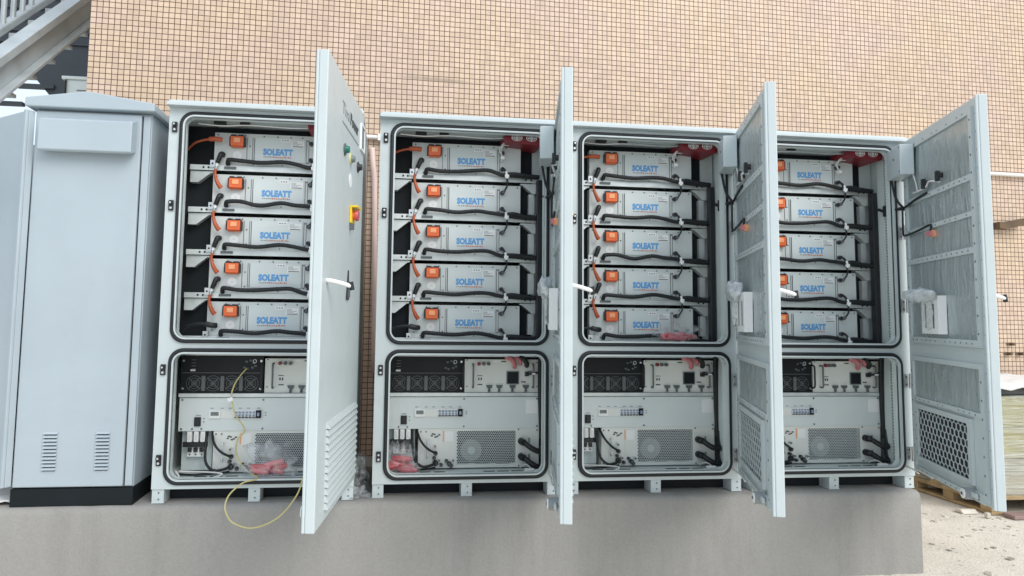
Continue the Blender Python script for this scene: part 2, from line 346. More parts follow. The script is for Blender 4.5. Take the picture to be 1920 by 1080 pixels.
# plinth with a softened, slightly uneven front edge
mb = MB(); NX = 90; x0, x1 = -3.6, 2.46; prof = []
rnd = random.Random(3)
vs = []; fs = []
for i in range(NX + 1):
    x = x0 + (x1 - x0) * i / NX; j = rnd.uniform(-.004, .004); e = rnd.uniform(-.004, .004)
    for (y, z) in ((-.062 + j * .5, GZ - .05), (-.060 + j, -.2), (-.060 + j, -.035), (-.052 + j, -.010 + e), (-.03, -.001 + e * .4), (.2, 0), (1.05, 0), (1.05, GZ - .05)):
        vs.append((x, y, z))
for i in range(NX):
    for k in range(7): a = i * 8 + k; fs.append((a, a + 1, a + 9, a + 8))
mb.add(vs, fs, 'plinth', True); mb.add(vs[:8], [list(range(8))], 'plinth'); mb.add(vs[-8:], [list(range(8))], 'plinth')
tag(mb.build('concrete_plinth', bevel=0), kind='structure')

# tiled building wall, turned 3.3 degrees from the row of cabinets
WA = R(3.3); WO = Vector((-2.497, 1.3886, 0))
mb = MB(); mb.box(0, 40, 0, 5.0, GZ - .1, 9.5, 'tile')
wall = mb.build('tiled_wall'); wall.location = WO; wall.rotation_euler = (0, 0, WA)
tag(wall, 'tall building wall of small square beige mosaic tiles behind the cabinets', 'wall')
def wpt(s, off, z): return WO + Vector((math.cos(WA) * s + math.sin(WA) * off, math.sin(WA) * s - math.cos(WA) * off, z))
def wall_s(x): return (x - WO.x) / math.cos(WA)

mb = MB(); mb.cyl(wpt(wall_s(-.64), .03, 2.2), wpt(wall_s(6.5), .03, 2.2), .017, 'pipe', 12)
for xx in (-.5, 1.2, 2.9, 4.3, 6): p = wpt(wall_s(xx), .02, 2.2); mb.box(p.x - .015, p.x + .015, p.y - .035, p.y + .02, 2.175, 2.225, 'pipe')
tag(mb.build('water_pipe'), 'long thin white pipe running level across the tiled wall', 'pipe')
mb = MB(); mb.tube([wpt(wall_s(-.555), .03, 2.12), wpt(wall_s(-.545), .035, 2.0), wpt(wall_s(-.53), .03, 1.85), wpt(wall_s(-.52), .03, 1.4), wpt(wall_s(-.5), .03, .5)], .02, 'pipe_pink', 10)
tag(mb.build('drain_pipe'), 'pinkish upright pipe on the tiled wall in the gap between cabinets', 'pipe')
mb = MB(); a = wpt(wall_s(4.775), .05, 1.745); b = wpt(wall_s(5.0), .07, 1.785)
mb.prism([(a.x - .02, 1.72), (a.x + .04, 1.715), (b.x - .02, 1.75), (b.x + .02, 1.755), (b.x + .03, 1.82), (b.x - .06, 1.80), (a.x + .03, 1.775), (a.x - .02, 1.775)], a.y - .03, a.y + .06, 'rust')
tag(mb.build('iron_bracket'), 'rusty brown flat iron stub sticking along the tiled wall at the right', 'bracket')
for k, (px, pz, lab) in enumerate(((4.878, .735, 'rusty bolt stub in the tiled wall, uppermost of the three by the right edge'), (4.847, .653, 'rusty bolt stub in the tiled wall, lower left of the three by the right edge'), (4.965, .653, 'rusty bolt stub in the tiled wall, lower right of the three by the right edge'))):
    p = wpt(wall_s(px), 0, pz); mb = MB(); mb.cyl(p, p + Vector((0, -.05, 0)), .013, 'rust', 8); mb.box(p.x - .035, p.x + .03, p.y - .012, p.y, p.z - .006, p.z + .006, 'rust')
    tag(mb.build('wall_bolt'), lab, 'bolt', 'bolt stubs in the tiled wall')

# ---------------------------------------------------------------- staircase and dark building at far left
st = thing('outdoor_staircase', 'galvanised steel outdoor staircase rising behind the corner of the tiled wall', 'staircase', (-3.2, 2.0, GZ))
def slope(mb, xa, xb, c0, c1, y0=-.4, y1=5.6, mt='galv'):   # sloped bar: height c at y = 2 of the world, rising 0.82 per metre
    f = lambda y, c: c - GZ + .82 * (y - 2.0)
    mb.prism_yz([(y0 - 2, f(y0, c0)), (y1 - 2, f(y1, c0)), (y1 - 2, f(y1, c1)), (y0 - 2, f(y0, c1))], xa + 3.2, xb + 3.2, mt)
mb = MB(); slope(mb, -3.12, -3.0, 3.09, 3.163); slope(mb, -3.07, -3.055, 2.88, 3.0898); slope(mb, -3.12, -2.99, 2.848, 2.8798); mb.build('stringer', st, .004)
mb = MB(); slope(mb, -3.52, -3.44, 2.93, 3.01); mb.build('stringer', st, .012)
for k in range(-8, 12):
    y = 2.482 + .271 * k; z = 3.323 + .2222 * k - GZ; mb = MB()
    mb.box(-.24, .135, y - 2.0, y - 1.76, z - .025, z, 'galv'); mb.box(-.24, .135, y - 2.0, y - 1.985, z - .06, z - .0251, 'galv'); mb.build('tread', st)
mb = MB()
for k in range(34):
    y = -.1 + .135 * k; z = 3.01 + .82 * (y - 2) - GZ; mb.cyl((-.28, y - 2, z - .02), (-.28, y - 2, z + .62), .022, 'galv', 8)
slope(mb, -3.51, -3.45, 3.62, 3.67); mb.build('railing', st)
db = thing('dark_building', 'dark clad building under an overhanging roof behind the steel stairs', 'building', (-4, 7, GZ))
mb = MB(); mb.prism([(-1.30, 0), (2.0, 0), (2.0, 7.5), (-5.5, 7.5), (-5.5, 5.3), (-2.2, 5.3), (-1.62, 4.80), (-1.30, 4.42)], 0, .6, 'dark_bldg')
for i in range(14): mb.box(-5.5, 2.0, -.03, -.002, 5.2 + i * .17, 5.23 + i * .17, 'dark_bldg')
mb.build('wall', db)
mb = MB(); mb.box(-1.76, -1.25, -.05, .05, 4.535, 4.59, 'dark_bldg'); mb.box(-2.2, -1.66, -.05, .05, 4.27, 4.32, 'dark_bldg'); mb.prism([(-2.24, 0), (-2.16, 0), (-2.08, 4.2), (-2.03, 4.6), (-2.10, 4.6)], -.1, .1, 'dark_bldg'); mb.build('roof_truss', db)
bx = thing('duct_box', 'pale grey upright box peeping out behind the tiled wall corner', 'box', (-4.12, 5.0, GZ))
mb = MB(); mb.box(-.12, .9, 0, .5, 0, 4.06, 'paint_in'); mb.box(-.15, .95, -.02, .52, 4.06, 4.10, 'paint_in'); mb.build('casing', bx, .008)
mb = MB(); mb.cyl((-.1, -.02, 0), (-.1, -.02, 4.05), .012, 'rubber', 8); mb.build('seam_strip', bx)
mb = MB()
for k in range(4): mb.box(.02, .14, -.006, 0, 3.84 + k * .03, 3.85 + k * .03, 'grey_dark')
mb.build('vent', bx)

# ---------------------------------------------------------------- open battery cabinets
GL, GR = -.4234, .4193          # gasket outer edges
UP = (.7613, 1.9071); LO = (.0867, .7370)
def make_cabinet():
    t = thing('battery_cabinet', '', 'cabinet', (0, 0, 0), 0, 'open battery cabinets on the plinth')
    gw, lw = .0185, .008
    holes = [rrect(GL + gw + lw, GR - gw - lw, z0 + gw + lw, z1 - gw - lw, .045) for z0, z1 in (LO, UP)]
    mb = MB(); O = [(-.475, .068), (.475, .068), (.475, 1.925), (-.475, 1.925)]
    mb.plate(O, holes, 0, 'paint')
    mb.ring([at_y(O, 0), at_y(O, .78)], 'paint'); mb.add(at_y(O, .78), [(0, 1, 2, 3)], 'paint')
    for h in holes: mb.ring([at_y(h, 0), at_y(h, .045)], 'paint_in')
    mb.build('body', t)
    # inner liner: two bays open to the front
    mb = MB()
    for z0, z1 in ((.098, .728), (.772, 1.9)):
        c = [(-.462, .047, z0), (.462, .047, z0), (.462, .047, z1), (-.462, .047, z1), (-.462, .74, z0), (.462, .74, z0), (.462, .74, z1), (-.462, .74, z1)]
        mb.add(c, [(0, 1, 5, 4), (2, 3, 7, 6), (1, 2, 6, 5), (3, 0, 4, 7), (4, 5, 6, 7)], 'paint_in')
    for k in range(4): mb.prism_yz([(0, 0)] * 0 or [(.10, .0995), (.125, .0995), (.125, .1005), (.10, .1005)], .10 + k * .075, .16 + k * .075, 'hole')
    for k in range(3): mb.prism_yz([(.10, .0995), (.125, .0995), (.125, .1005), (.10, .1005)], -.31 + k * .075, -.25 + k * .075, 'hole')
    mb.build('inner_liner', t)
    for z0, z1 in (LO, UP):
        mb = MB(); a = rrect(GL, GR, z0, z1, .068); b = rrect(GL + gw, GR - gw, z0 + gw, z1 - gw, .055)
        a1 = rrect(GL + .002, GR - .002, z0 + .002, z1 - .002, .066); b1 = rrect(GL + gw - .002, GR - gw + .002, z0 + gw - .002, z1 - gw + .002, .057)
        mb.ring([at_y(a, 0), at_y(a, -.008), at_y(a1, -.012), at_y(b1, -.012), at_y(b, -.008), at_y(b, 0)], 'rubber', True); mb.build('gasket', t)
        mb = MB(); h = rrect(GL + gw + lw, GR - gw - lw, z0 + gw + lw, z1 - gw - lw, .045)
        mb.ring([at_y(b, -.001), at_y(b, -.016), at_y(h, -.016), at_y(h, .01)], 'paint'); mb.build('opening_lip', t)
    mb = MB(); mb.box(-.479, .479, -.045, .80, 1.9255, 1.9445, 'paint'); mb.box(-.472, .472, -.03, .79, 1.9446, 1.956, 'paint'); mb.build('roof_cap', t, .003)
    for x in (-.4457, 0, .4457):
        for y0, y1 in ((.008, .16), (.6, .76)):
            mb = MB(); mb.box(x - .028, x + .028, y0, y1, 0, .0675, 'paint'); mb.box(x - .03, x + .03, y0 - .002, y1, 0, .006, 'paint')
            for dz in (.02, .05): mb.cyl((x + .004, y0, dz), (x + .004, y0 - .003, dz), .004, 'screw', 8)
            mb.build('foot', t, .003)
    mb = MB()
    for xa, xb in ((-.4165, -.0285), (.0285, .4165)): mb.box(xa, xb, .10, .13, .001, .0675, 'baffle')  # dark plates added between the feet, standing in for the shade underneath
    mb.build('under_shade_plate', t)
    for z in (1.825, 1.433, .633, .204):
        mb = MB(); mb.box(-.458, -.434, -.010, 0, z - .026, z + .026, 'black'); mb.cyl((-.446, -.008, z + .012), (-.446, -.024, z + .012), .0095, 'black', 12); mb.cyl((-.446, -.024, z + .012), (-.446, -.026, z + .012), .005, 'steel', 10)
        mb.cyl((-.446, -.009, z - .013), (-.446, -.013, z - .013), .006, 'steel', 10); mb.build('latch_keeper', t, .003)
    # slotted mounting rails on both sides
    def slotrail(sx, z0, z1):
        mb = MB(); xa, xb = sorted((sx * .424, sx * .432)); xc, xd = sorted((sx * .4325, sx * .436)); xe, xf = sorted((sx * .4245, sx * .4315))
        mb.box(xa, xb, .02, .052, z0, z1, 'paint_in'); mb.box(xa, xb, .10, .155, z0, z1, 'paint_in'); mb.box(xc, xd, .052, .10, z0, z1, 'hole')
        n = int((z1 - z0) / .0165)
        for i in range(n): z = z0 + (z1 - z0) * (i + .5) / n; mb.box(xe, xf, .052, .10, z - .0042, z + .0042, 'paint_in')
        mb.build('slotted_rail', t)
    for z0, z1 in ((.79, 1.88), (.105, .715)):
        slotrail(-1, z0, z1); slotrail(1, z0, z1)
    mb = MB(); mb.tube([(.40, .12, 1.56), (.415, .08, 1.545), (.43, .0, 1.545), (.445, -.04, 1.54), (.452, -.075, 1.538)], .0085, 'rubber', 8); mb.box(.405, .422, .04, .09, 1.515, 1.575, 'black'); mb.build('door_lead', t)
    # dark baffles beside the modules, gussets under every shelf
    mb = MB(); mb.box(-.455, -.302, .245, .26, .78, 1.895, 'baffle'); mb.box(.302, .375, .245, .26, .78, 1.895, 'baffle'); mb.box(-.302, .302, .25, .26, 1.862, 1.895, 'baffle'); mb.build('air_baffle', t)
    mb = MB(); mb.box(.3755, .455, .25, .258, .78, 1.895, 'paint_in'); mb.build('side_baffle', t)
    for i in range(5):
        zt = 1.858 - .2225 * i - .177
        mb = MB(); mb.box(-.418, .385, .188, .196, zt - .027, zt, 'rail'); mb.box(-.418, .385, .1965, .72, zt - .006, zt - .002, 'rail')
        for x in (-.35, -.325, .33, .36): mb.cyl((x, .1885, zt - .013), (x, .1855, zt - .013), .0055, 'hole', 8)
        mb.box(-.315, -.29, .176, .187, zt - .012, zt + .024, 'steel'); mb.cyl((-.303, .177, zt + .006), (-.303, .174, zt + .006), .005, 'hole', 8)
        mb.box(-.245, -.185, .181, .187, zt - .018, zt - .006, 'grey_dark')
        mb.build('shelf_rail', t)
        zb = zt - .031
        for s in (-1, 1):
            if i == 4: continue
            mb = MB()
            P = [(.303, zb), (.40, zb), (.40, zb - .055), (.372, zb - .055), (.315, zb - .008), (.303, zb - .008)]
            if s < 0: P = [(.303, zb), (.418, zb), (.418, zb - .06), (.378, zb - .06), (.315, zb - .008), (.303, zb - .008)]
            mb.prism([(s * x, z) for x, z in P], .20, .243, 'rail')
            if s > 0: mb.box(.352, .385, .215, .243, zb - .17, zb - .056, 'rail')
            mb.build('shelf_gusset', t)
    # fan tray under the roof of the upper bay
    mb = MB(); mb.prism([(.19, 1.893), (.40, 1.893), (.40, 1.845), (.385, 1.838), (.21, 1.852), (.19, 1.868)], .07, .28, 'maroon'); ft = mb.build('fan_tray', t, .003)
    for x in (.255, .335):
        mb = MB(); c = (x, .066, 1.876)
        for k, rr in enumerate((.030, .020, .010)): mb.ring([[(x + rr * math.cos(a * PI / 12), .062, 1.874 + rr * .62 * math.sin(a * PI / 12)) for a in range(24)], [(x + (rr - .004) * math.cos(a * PI / 12), .062, 1.874 + (rr - .004) * .62 * math.sin(a * PI / 12)) for a in range(24)]], 'white')
        mb.box(x - .03, x + .03, .0625, .064, 1.8725, 1.8755, 'white'); mb.box(x - .002, x + .002, .0625, .064, 1.856, 1.892, 'white'); mb.build('finger_guard', ft)
    mb = MB(); mb.tube([(-.38, .12, 1.882), (-.25, .13, 1.878), (-.1, .12, 1.884), (.1, .12, 1.879), (.2, .12, 1.885)], .006, 'steel', 6); mb.box(-.29, -.23, .11, .13, 1.884, 1.895, 'black'); mb.box(-.16, -.11, .11, .13, 1.886, 1.895, 'black'); mb.build('lamp_wire', t)
    # lower bay cross rails
    mb = MB(); mb.box(-.42, .42, .15, .185, .694, .722, 'rail'); mb.build('cross_rail', t)
    mb = MB(); mb.box(-.415, .415, .165, .19, .483, .501, 'rail'); mb.build('cross_rail', t)
    # cable trunks on the right
    mb = MB(); mb.box(.386, .420, .15, .19, .785, 1.665, 'black'); mb.build('cable_duct', t, .006)
    mb = MB()
    for k in range(4): mb.tube([(.405 + .012 * k, .15 + .01 * (k % 2), .715), (.408 + .01 * k, .16, .55), (.414 + .008 * k, .165, .38), (.42 + .004 * k, .17, .25)], .010, 'rubber', 8)
    mb.build('cable_bundle', t)
    # hinges
    for z in (1.74, 1.41, 1.0, .585, .19):
        mb = MB(); mb.cyl((.452, -.022, z - .04), (.452, -.022, z + .04), .009, 'steel', 10); mb.box(.43, .452, -.006, 0, z - .035, z + .035, 'steel')
        for dz in (-.02, .02): mb.cyl((.438, -.006, z + dz), (.438, -.009, z + dz), .005, 'screw', 8)
        mb.build('hinge', t)
    make_door(t)
    return t

DW, DT, DZ0, DZ1 = .90, .036, .118, 1.9174
def make_door(t):
    # local x runs from the hinge (0) to the free edge (-DW); y = 0 is the inner face; -y is outside
    mb = MB(); mb.box(-DW, 0, -DT, 0, DZ0, DZ1, 'paint'); mb.box(-DW - .0, -DW + .012, .0, .012, DZ0, DZ1, 'paint')
    d = mb.build('door', t, .004, (.4457, -.0286, 0)); d['label'] = 'open sheet metal door'
    u = lambda a: -a
    F = []
    # flange holes along the free edge and both inner frames
    mb = MB()
    def strip(u0, u1, z0, z1, y0=.0005, y1=.013): mb.box(-u1, -u0, y0, y1, z0, z1, 'paint')
    strip(.045, .075, .80, 1.878); strip(.822, .852, .80, 1.878)
    strip(.0755, .8215, 1.848, 1.878)
    for z0, z1 in ((1.549, 1.577), (1.386, 1.409), (1.220, 1.248), (.80, .832)): strip(.0755, .8215, z0, z1)
    strip(.045, .075, .115, .728); strip(.822, .852, .135, .728); strip(.0755, .8215, .705, .728); strip(.0755, .8215, .492, .513); strip(.0755, .8215, .122, .145)
    rnd = random.Random(5)
    for z in (1.863, 1.563, 1.397, 1.234, .816, .502, .133):
        for k in range(13):
            if rnd.random() < .85: x = -(.10 + .056 * k); mb.box(x - .004, x + .004, .0132, .0142, z - .003, z + .003, 'screw')
    for k in range(13): z = .86 + .08 * k; mb.cyl((-.837, .013, z), (-.837, .0145, z), .005, 'screw', 8); mb.cyl((-.06, .013, z), (-.06, .0145, z), .004, 'screw', 8)
    for k in range(7): z = .17 + .08 * k; mb.cyl((-.837, .013, z), (-.837, .0145, z), .005, 'screw', 8); mb.cyl((-.06, .013, z), (-.06, .0145, z), .004, 'screw', 8)
    for k in range(21): z = .2 + .082 * k; mb.cyl((-.873, .0, z), (-.873, .002, z), .0075, 'hole', 10)
    mb.build('perforated_frame', d)
    for z0, z1 in ((1.5775, 1.8475), (1.4095, 1.5485), (1.2485, 1.3855), (.8325, 1.2195), (.5135, .7045)):
        mb = MB(); nx, nz = 14, 10; vs = []
        for j in range(nz + 1):
            for i in range(nx + 1):
                e = 0 if i in (0, nx) or j in (0, nz) else rnd.uniform(0, .004); vs.append((-.0757 - (.8213 - .0757) * i / nx, .003 + e, z0 + (z1 - z0) * j / nz))
        mb.add(vs, [(j * (nx + 1) + i, j * (nx + 1) + i + 1, (j + 1) * (nx + 1) + i + 1, (j + 1) * (nx + 1) + i) for j in range(nz) for i in range(nx)], 'foil', True); mb.build('insulation_panel', d)
    # hexagonal vent grille
    mb = MB(); u0, u1, z0, z1 = .12, .692, .203, .452
    mb.box(-u1, -u0, .001, .004, z0, z1, 'hole')
    W = .0255; Rr = W / math.sqrt(3) * 2 / 2 * 1.15; dz = Rr * 1.5; nx = int((u1 - u0) / (W * 1.62)) ; wx = (u1 - u0) / nx; nz = 8; dz = (z1 - z0) / nz; k6 = [(math.sin(PI / 3 * i), math.cos(PI / 3 * i)) for i in range(6)]
    for j in range(nz + 1):
        for i in range(nx + 1):
            cx = u0 + wx * (i + (.5 if j % 2 else 0)); cz = z0 + dz * j
            o = [(max(min(cx + wx / math.sqrt(3) * a, u1), u0), max(min(cz + dz / 1.5 * b, z1), z0)) for a, b in k6]
            n = [(max(min(cx + wx / math.sqrt(3) * .91 * a, u1), u0), max(min(cz + dz / 1.5 * .91 * b, z1), z0)) for a, b in k6]
            if cx > u1 + .001: continue
            mb.ring([[(-p, .0075, q) for p, q in o], [(-p, .0085, q) for p, q in n], [(-p, .0045, q) for p, q in n]], 'paint')
    g = mb.build('vent_grille', d)
    mb = MB(); O = [(-u1 - .03, z0 - .02), (-u0 + .03, z0 - .02), (-u0 + .03, z1 + .025), (-u1 - .03, z1 + .025)]; I = [(-u1, z0), (-u0, z0), (-u0, z1), (-u1, z1)]
    mb.ring([at_y(O, .0005), at_y(O, .016), at_y(I, .016), at_y(I, .003)], 'paint')
    for k in range(4): mb.cyl((-.105, .016, .22 + .07 * k), (-.105, .0175, .22 + .07 * k), .004, 'screw', 8)
    mb.build('grille_frame', d)
    # control box, cables, clips, button back, roller
    mb = MB(); mb.box(-.212, -.012, .016, .085, 1.70, 1.866, 'paint'); mb.cyl((-.12, .085, 1.80), (-.12, .088, 1.80), .006, 'screw', 8); mb.cyl((-.2, .085, 1.72), (-.2, .087, 1.72), .004, 'screw', 8); mb.cyl((-.2, .085, 1.85), (-.2, .087, 1.85), .004, 'screw', 8); mb.build('control_box', d, .004)
    mb = MB()
    mb.tube([(-.03, .07, 1.70), (-.03, .05, 1.6), (-.035, .02, 1.55), (-.08, .016, 1.545), (-.2, .017, 1.56), (-.36, .018, 1.572)], .0065, 'rubber', 8)
    mb.tube([(.055, .06, 1.555), (-.0, .045, 1.54), (-.04, .02, 1.545)], .0075, 'rubber', 8)
    mb.tube([(-.035, .02, 1.55), (-.03, .02, 1.45), (-.032, .02, 1.395), (-.07, .018, 1.386), (-.2, .018, 1.39), (-.37, .018, 1.403), (-.40, .02, 1.395), (-.40, .022, 1.37)], .0055, 'rubber', 8); mb.build('door_cable', d)
    mb = MB(); mb.tube([(-.19, .02, 1.60), (-.28, .028, 1.594), (-.36, .02, 1.602), (-.43, .03, 1.618), (-.52, .016, 1.60)], .005, 'cable_w', 6); mb.tube([(-.20, .02, 1.70), (-.215, .012, 1.64), (-.23, .012, 1.6)], .0035, 'cable_w', 6); mb.build('white_wire', d)
    for uu, z in ((.35, 1.625), (.52, 1.632)):
        mb = MB(); mb.cyl((-uu, .002, z), (-uu, .03, z), .014, 'black', 10); mb.box(-uu - .012, -uu + .012, .02, .035, z - .03, z + .02, 'black'); mb.build('lamp_socket', d)
    mb = MB(); mb.cyl((-.405, .002, 1.356), (-.405, .022, 1.356), .018, 'orange_hi', 12); mb.box(-.43, -.38, .022, .036, 1.345, 1.367, 'pink'); mb.build('button_back', d)
    # crumpled white document pouch
    mb = MB(); mb.box(-.51, -.31, .006, .045, .852, 1.04, 'white'); mb.box(-.465, -.45, .0455, .047, .88, 1.0, 'grey_dark'); mb.box(-.37, -.358, .0455, .047, .88, 1.0, 'grey_dark'); mb.build('document_holder', d, .003)
    mb = MB(); mb.box(-.82, -.72, .001, .012, .138, .165, 'paint'); mb.cyl((-.715, .01, .147), (-.715, .05, .147), .026, 'ink_pale', 18); mb.cyl((-.715, .0505, .147), (-.715, .056, .147), .021, 'white', 16); mb.cyl((-.715, .0565, .147), (-.715, .06, .147), .007, 'screw', 8); mb.box(-.78, -.71, .02, .03, .14, .16, 'paint'); mb.build('support_roller', d)
    mb = MB(); mb.tube([(.0, .03, .125), (-.05, .03, .122), (-.15, .022, .128), (-.3, .02, .125)], .004, 'cable_w', 6); mb.build('earth_wire', d)
    # ---- outer face
    Y = -DT
    mb = MB(); lu0, lu1 = .055, .733; n = 12; zt, zb = .49, .155
    O = [(-lu1, zb), (-lu0, zb), (-lu0, zt), (-lu1, zt)]
    for k in range(n):
        za = zb + (zt - zb) * k / n; h = (zt - zb) / n
        mb.prism_yz([(Y + .0, za + h * .98), (Y - .004, za + h * .95), (Y - .015, za + h * .22), (Y - .014, za + h * .1), (Y + .0, za + h * .12)], -lu1, -lu0, 'paint')
        mb.box(-lu1 + .004, -lu0 - .004, Y - .001, Y + .001, za + h * .0, za + h * .11, 'hole')
    mb.build('louvre', d)
    text_obj('Tiva', .075, 'ink_pale', 'lettering', d, (-.595, Y - .0005, 1.765), .17); text_obj('Power', .075, 'ink', 'lettering', d, (-.40, Y - .0005, 1.765), .22, .002)
    mb = MB(); mb.box(-.59, -.165, Y - .0015, Y, 1.722, 1.729, 'ink_pale'); mb.build('underline', d)
    mb = MB(); mb.box(-.105, -.012, Y - .004, Y, 1.73, 1.84, 'lcd'); mb.build('display_window', d); 
    mb = MB(); O = rrect(-.115, -.004, 1.718, 1.852, .008, 3); I = rrect(-.105, -.012, 1.73, 1.84, .004, 3); mb.ring([at_y(O, Y), at_y(O, Y - .008), at_y(I, Y - .008), at_y(I, Y - .004)], 'white'); mb.build('window_bezel', d)
    for uu, z, mt, ring in ((.524, 1.619, 'green', 'grey_dark'), (.374, 1.611, 'lcd', 'green_yel'), (.17, 1.617, 'black', 'ink')):
        mb = MB(); mb.cyl((-uu, Y, z), (-uu, Y - .006, z), .026, ring, 18); mb.cyl((-uu, Y - .006, z), (-uu, Y - .022, z), .018, mt, 16, .014); mb.build('indicator_lamp', d)
    mb = MB(); mb.cyl((-.36, Y, 1.515), (-.36, Y - .002, 1.515), .033, 'white', 20); mb.build('round_sticker', d)
    mb = MB(); mb.box(-.36, -.26, Y - .01, Y, 1.322, 1.402, 'yellow'); es = mb.build('emergency_stop', d, .006); es['label'] = 'yellow guarded emergency stop switch'
    mb = MB(); mb.cyl((-.315, Y - .0102, 1.362), (-.315, Y - .022, 1.362), .022, 'orange', 18); mb.cyl((-.315, Y - .022, 1.362), (-.315, Y - .036, 1.362), .027, 'red', 18, .023); mb.build('push_button', es)
    mb = MB(); mb.box(-.36, -.26, Y - .038, Y - .0102, 1.394, 1.402, 'yellow'); mb.build('switch_guard', es); mb = MB(); mb.box(-.35, -.337, Y - .02, Y - .001, 1.292, 1.3215, 'grey_dark'); mb.build('padlock_tab', es)
    mb = MB(); mb.prism([(-.395, .975), (-.335, .975), (-.36, 1.107)], Y - .006, Y + .001, 'black'); mb.box(-.38, -.35, Y - .012, Y - .006, .985, 1.02, 'grey_dark'); hp = mb.build('handle_plate', d)
    mb = MB(); p0 = Vector((-.80, Y, 1.035)); p1 = Vector((-.775, Y - .085, 1.02)); mb.tube([p0 + Vector((-.03, .0, .004)), p0 + Vector((0, -.03, 0)), p1], .009, 'white', 8); mb.cyl(p1 + Vector((-.0, -.0, .016)), p1 + Vector((.004, -.006, -.016)), .010, 'black', 8); mb.build('swing_handle', hp)
    return d

CAB = [None, (-1.0392, -.0264, 83.2), (0, 0, 78.4), (1.0, 0, 71.0), (2.0074, 0, 70.2)]
CN = [None, 'the lone open cabinet at left', 'the left cabinet of the joined three', 'the middle cabinet of the joined three', 'the right cabinet of the joined three']
CL = [None, 'open pale grey cabinet standing alone, its door showing the louvred outer side',
      'open pale grey cabinet, left one of the joined three, its door seen edge-on',
      'open pale grey cabinet in the middle of the joined three, red bag on its shelf',
      'open pale grey cabinet at the right end, inner side of its door fully seen']
proto = make_cabinet(); cabs = [None]
cabs_order = {}
for i in (2, 1, 3, 4):
    o = proto if i == 2 else copy_tree(proto)
    x, y, a = CAB[i]; o.location = (x, y, 0); o['label'] = CL[i]; cabs_order[i] = o
    for ch in o.children:
        if ch.name.split('.')[0] == 'door': ch.rotation_euler = (0, 0, R(a))

# ---------------------------------------------------------------- battery modules (front plane y = .2 of the cabinet)
ROW = ['top shelf', 'second shelf', 'middle shelf', 'fourth shelf', 'bottom shelf']
def make_module():
    t = thing('battery_module', '', 'battery', (0, 0, 0), 0, 'battery modules on the cabinet shelves')
    H = .177     # origin: front face, centre, bottom
    mb = MB(); mb.box(-.30, .30, .004, .5, .002, H - .002, 'module'); mb.box(-.302, .302, 0, .0038, .024, H, 'module'); mb.box(-.302, .302, -.001, .0038, .001, .0235, 'rail')
    for x in (-.285, -.21, -.145, -.05, .02, .09, .15, .22, .285): mb.cyl((x, 0, H - .011), (x, -.002, H - .011), .0042, 'screw', 8)
    for x in (-.24, -.1, .05, .2): mb.cyl((x, -.001, .012), (x, -.003, .012), .0035, 'screw', 8)
    for x in (-.136, -.107, .172, .184):
        mb.box(x - .0016, x + .0016, -.0012, 0, .03, H - .02, 'screw')
    for x, z in ((-.121, .11), (-.121, .035), (-.145, .11), (.178, .03), (.178, .15), (-.275, .03)): mb.cyl((x, 0, z), (x, -.002, z), .004, 'screw', 8)
    mb.build('case', t)
    mb = MB(); mb.box(-.096, .166, -.004, -.0003, .03, H - .017, 'plate'); mb.box(-.1, -.0965, -.002, -.0003, .03, H - .02, 'grey_dark'); pl = mb.build('nameplate', t, .0015)
    text_obj('SOLEATT', .044, 'blue', 'lettering', pl, (-.053, -.0042, .068), .155, .003, .0004)
    mb = MB(); rnd = random.Random(2); x = -.048
    while x < .092:
        wd = rnd.choice((.004, .006, .008)); mb.box(x, x + wd, -.0055, -.0042, .053, .060 if rnd.random() < .7 else .058, 'ink_pale' if x < -.005 else 'red_ink'); x += wd + .004
    mb.build('small_print', pl)
    mb = MB(); mb.box(.038, .085, -.0052, -.0041, .139, .157, 'white'); 
    for k in range(3): mb.box(.044 + k * .013, .052 + k * .013, -.006, -.0053, .145, .151, 'ink_pale')
    mb.build('sticker', pl)
    mb = MB(); mb.box(.091, .162, -.0052, -.0041, .110, .150, 'plate'); mb.box(.093, .16, -.0056, -.0053, .112, .148, 'white'); mb.box(.10, .155, -.0062, -.0057, .115, .119, 'ink')
    for k in range(4): mb.box(.098, .098 + rnd.uniform(.02, .055), -.0062, -.0057, .125 + k * .0055, .127 + k * .0055, 'ink_pale')
    mb.build('sticker', pl)
    # orange power socket with its black guard
    cx, cz = -.182, H - .043
    mb = MB(); P = [(-.040, -.030), (-.040, .016), (-.030, .030), (-.010, .030), (0, .024), (.010, .030), (.030, .030), (.040, .016), (.040, -.030), (.034, -.030), (.034, .012), (.026, .022), (-.026, .022), (-.034, .012), (-.034, -.030)]
    mb.prism([(cx + a, cz + b) for a, b in P], -.03, -.0003, 'black'); sg = mb.build('socket_guard', t)
    mb = MB(); mb.box(cx - .033, cx + .033, -.034, -.0004, cz - .030, cz + .020, 'orange'); mb.box(cx - .016, cx + .016, -.037, -.0343, cz - .012, cz + .012, 'orange_hi'); mb.box(cx - .03, cx + .03, -.022, -.0004, cz - .036, cz - .0302, 'orange'); mb.build('power_socket', t, .003)
    mb = MB(); mb.cyl((-.185, -.0002, .058), (-.185, -.002, .058), .023, 'white', 24); mb.box(-.191, -.179, -.0026, -.0021, .055, .061, 'plate'); mb.build('round_label', t)
    for z in (.134, .045):
        mb = MB(); mb.cyl((.198, 0, z), (.198, -.012, z), .0125, 'screw', 12); mb.cyl((.198, -.012, z), (.196, -.028, z), .009, 'black', 10); mb.build('signal_port', t)
    return t

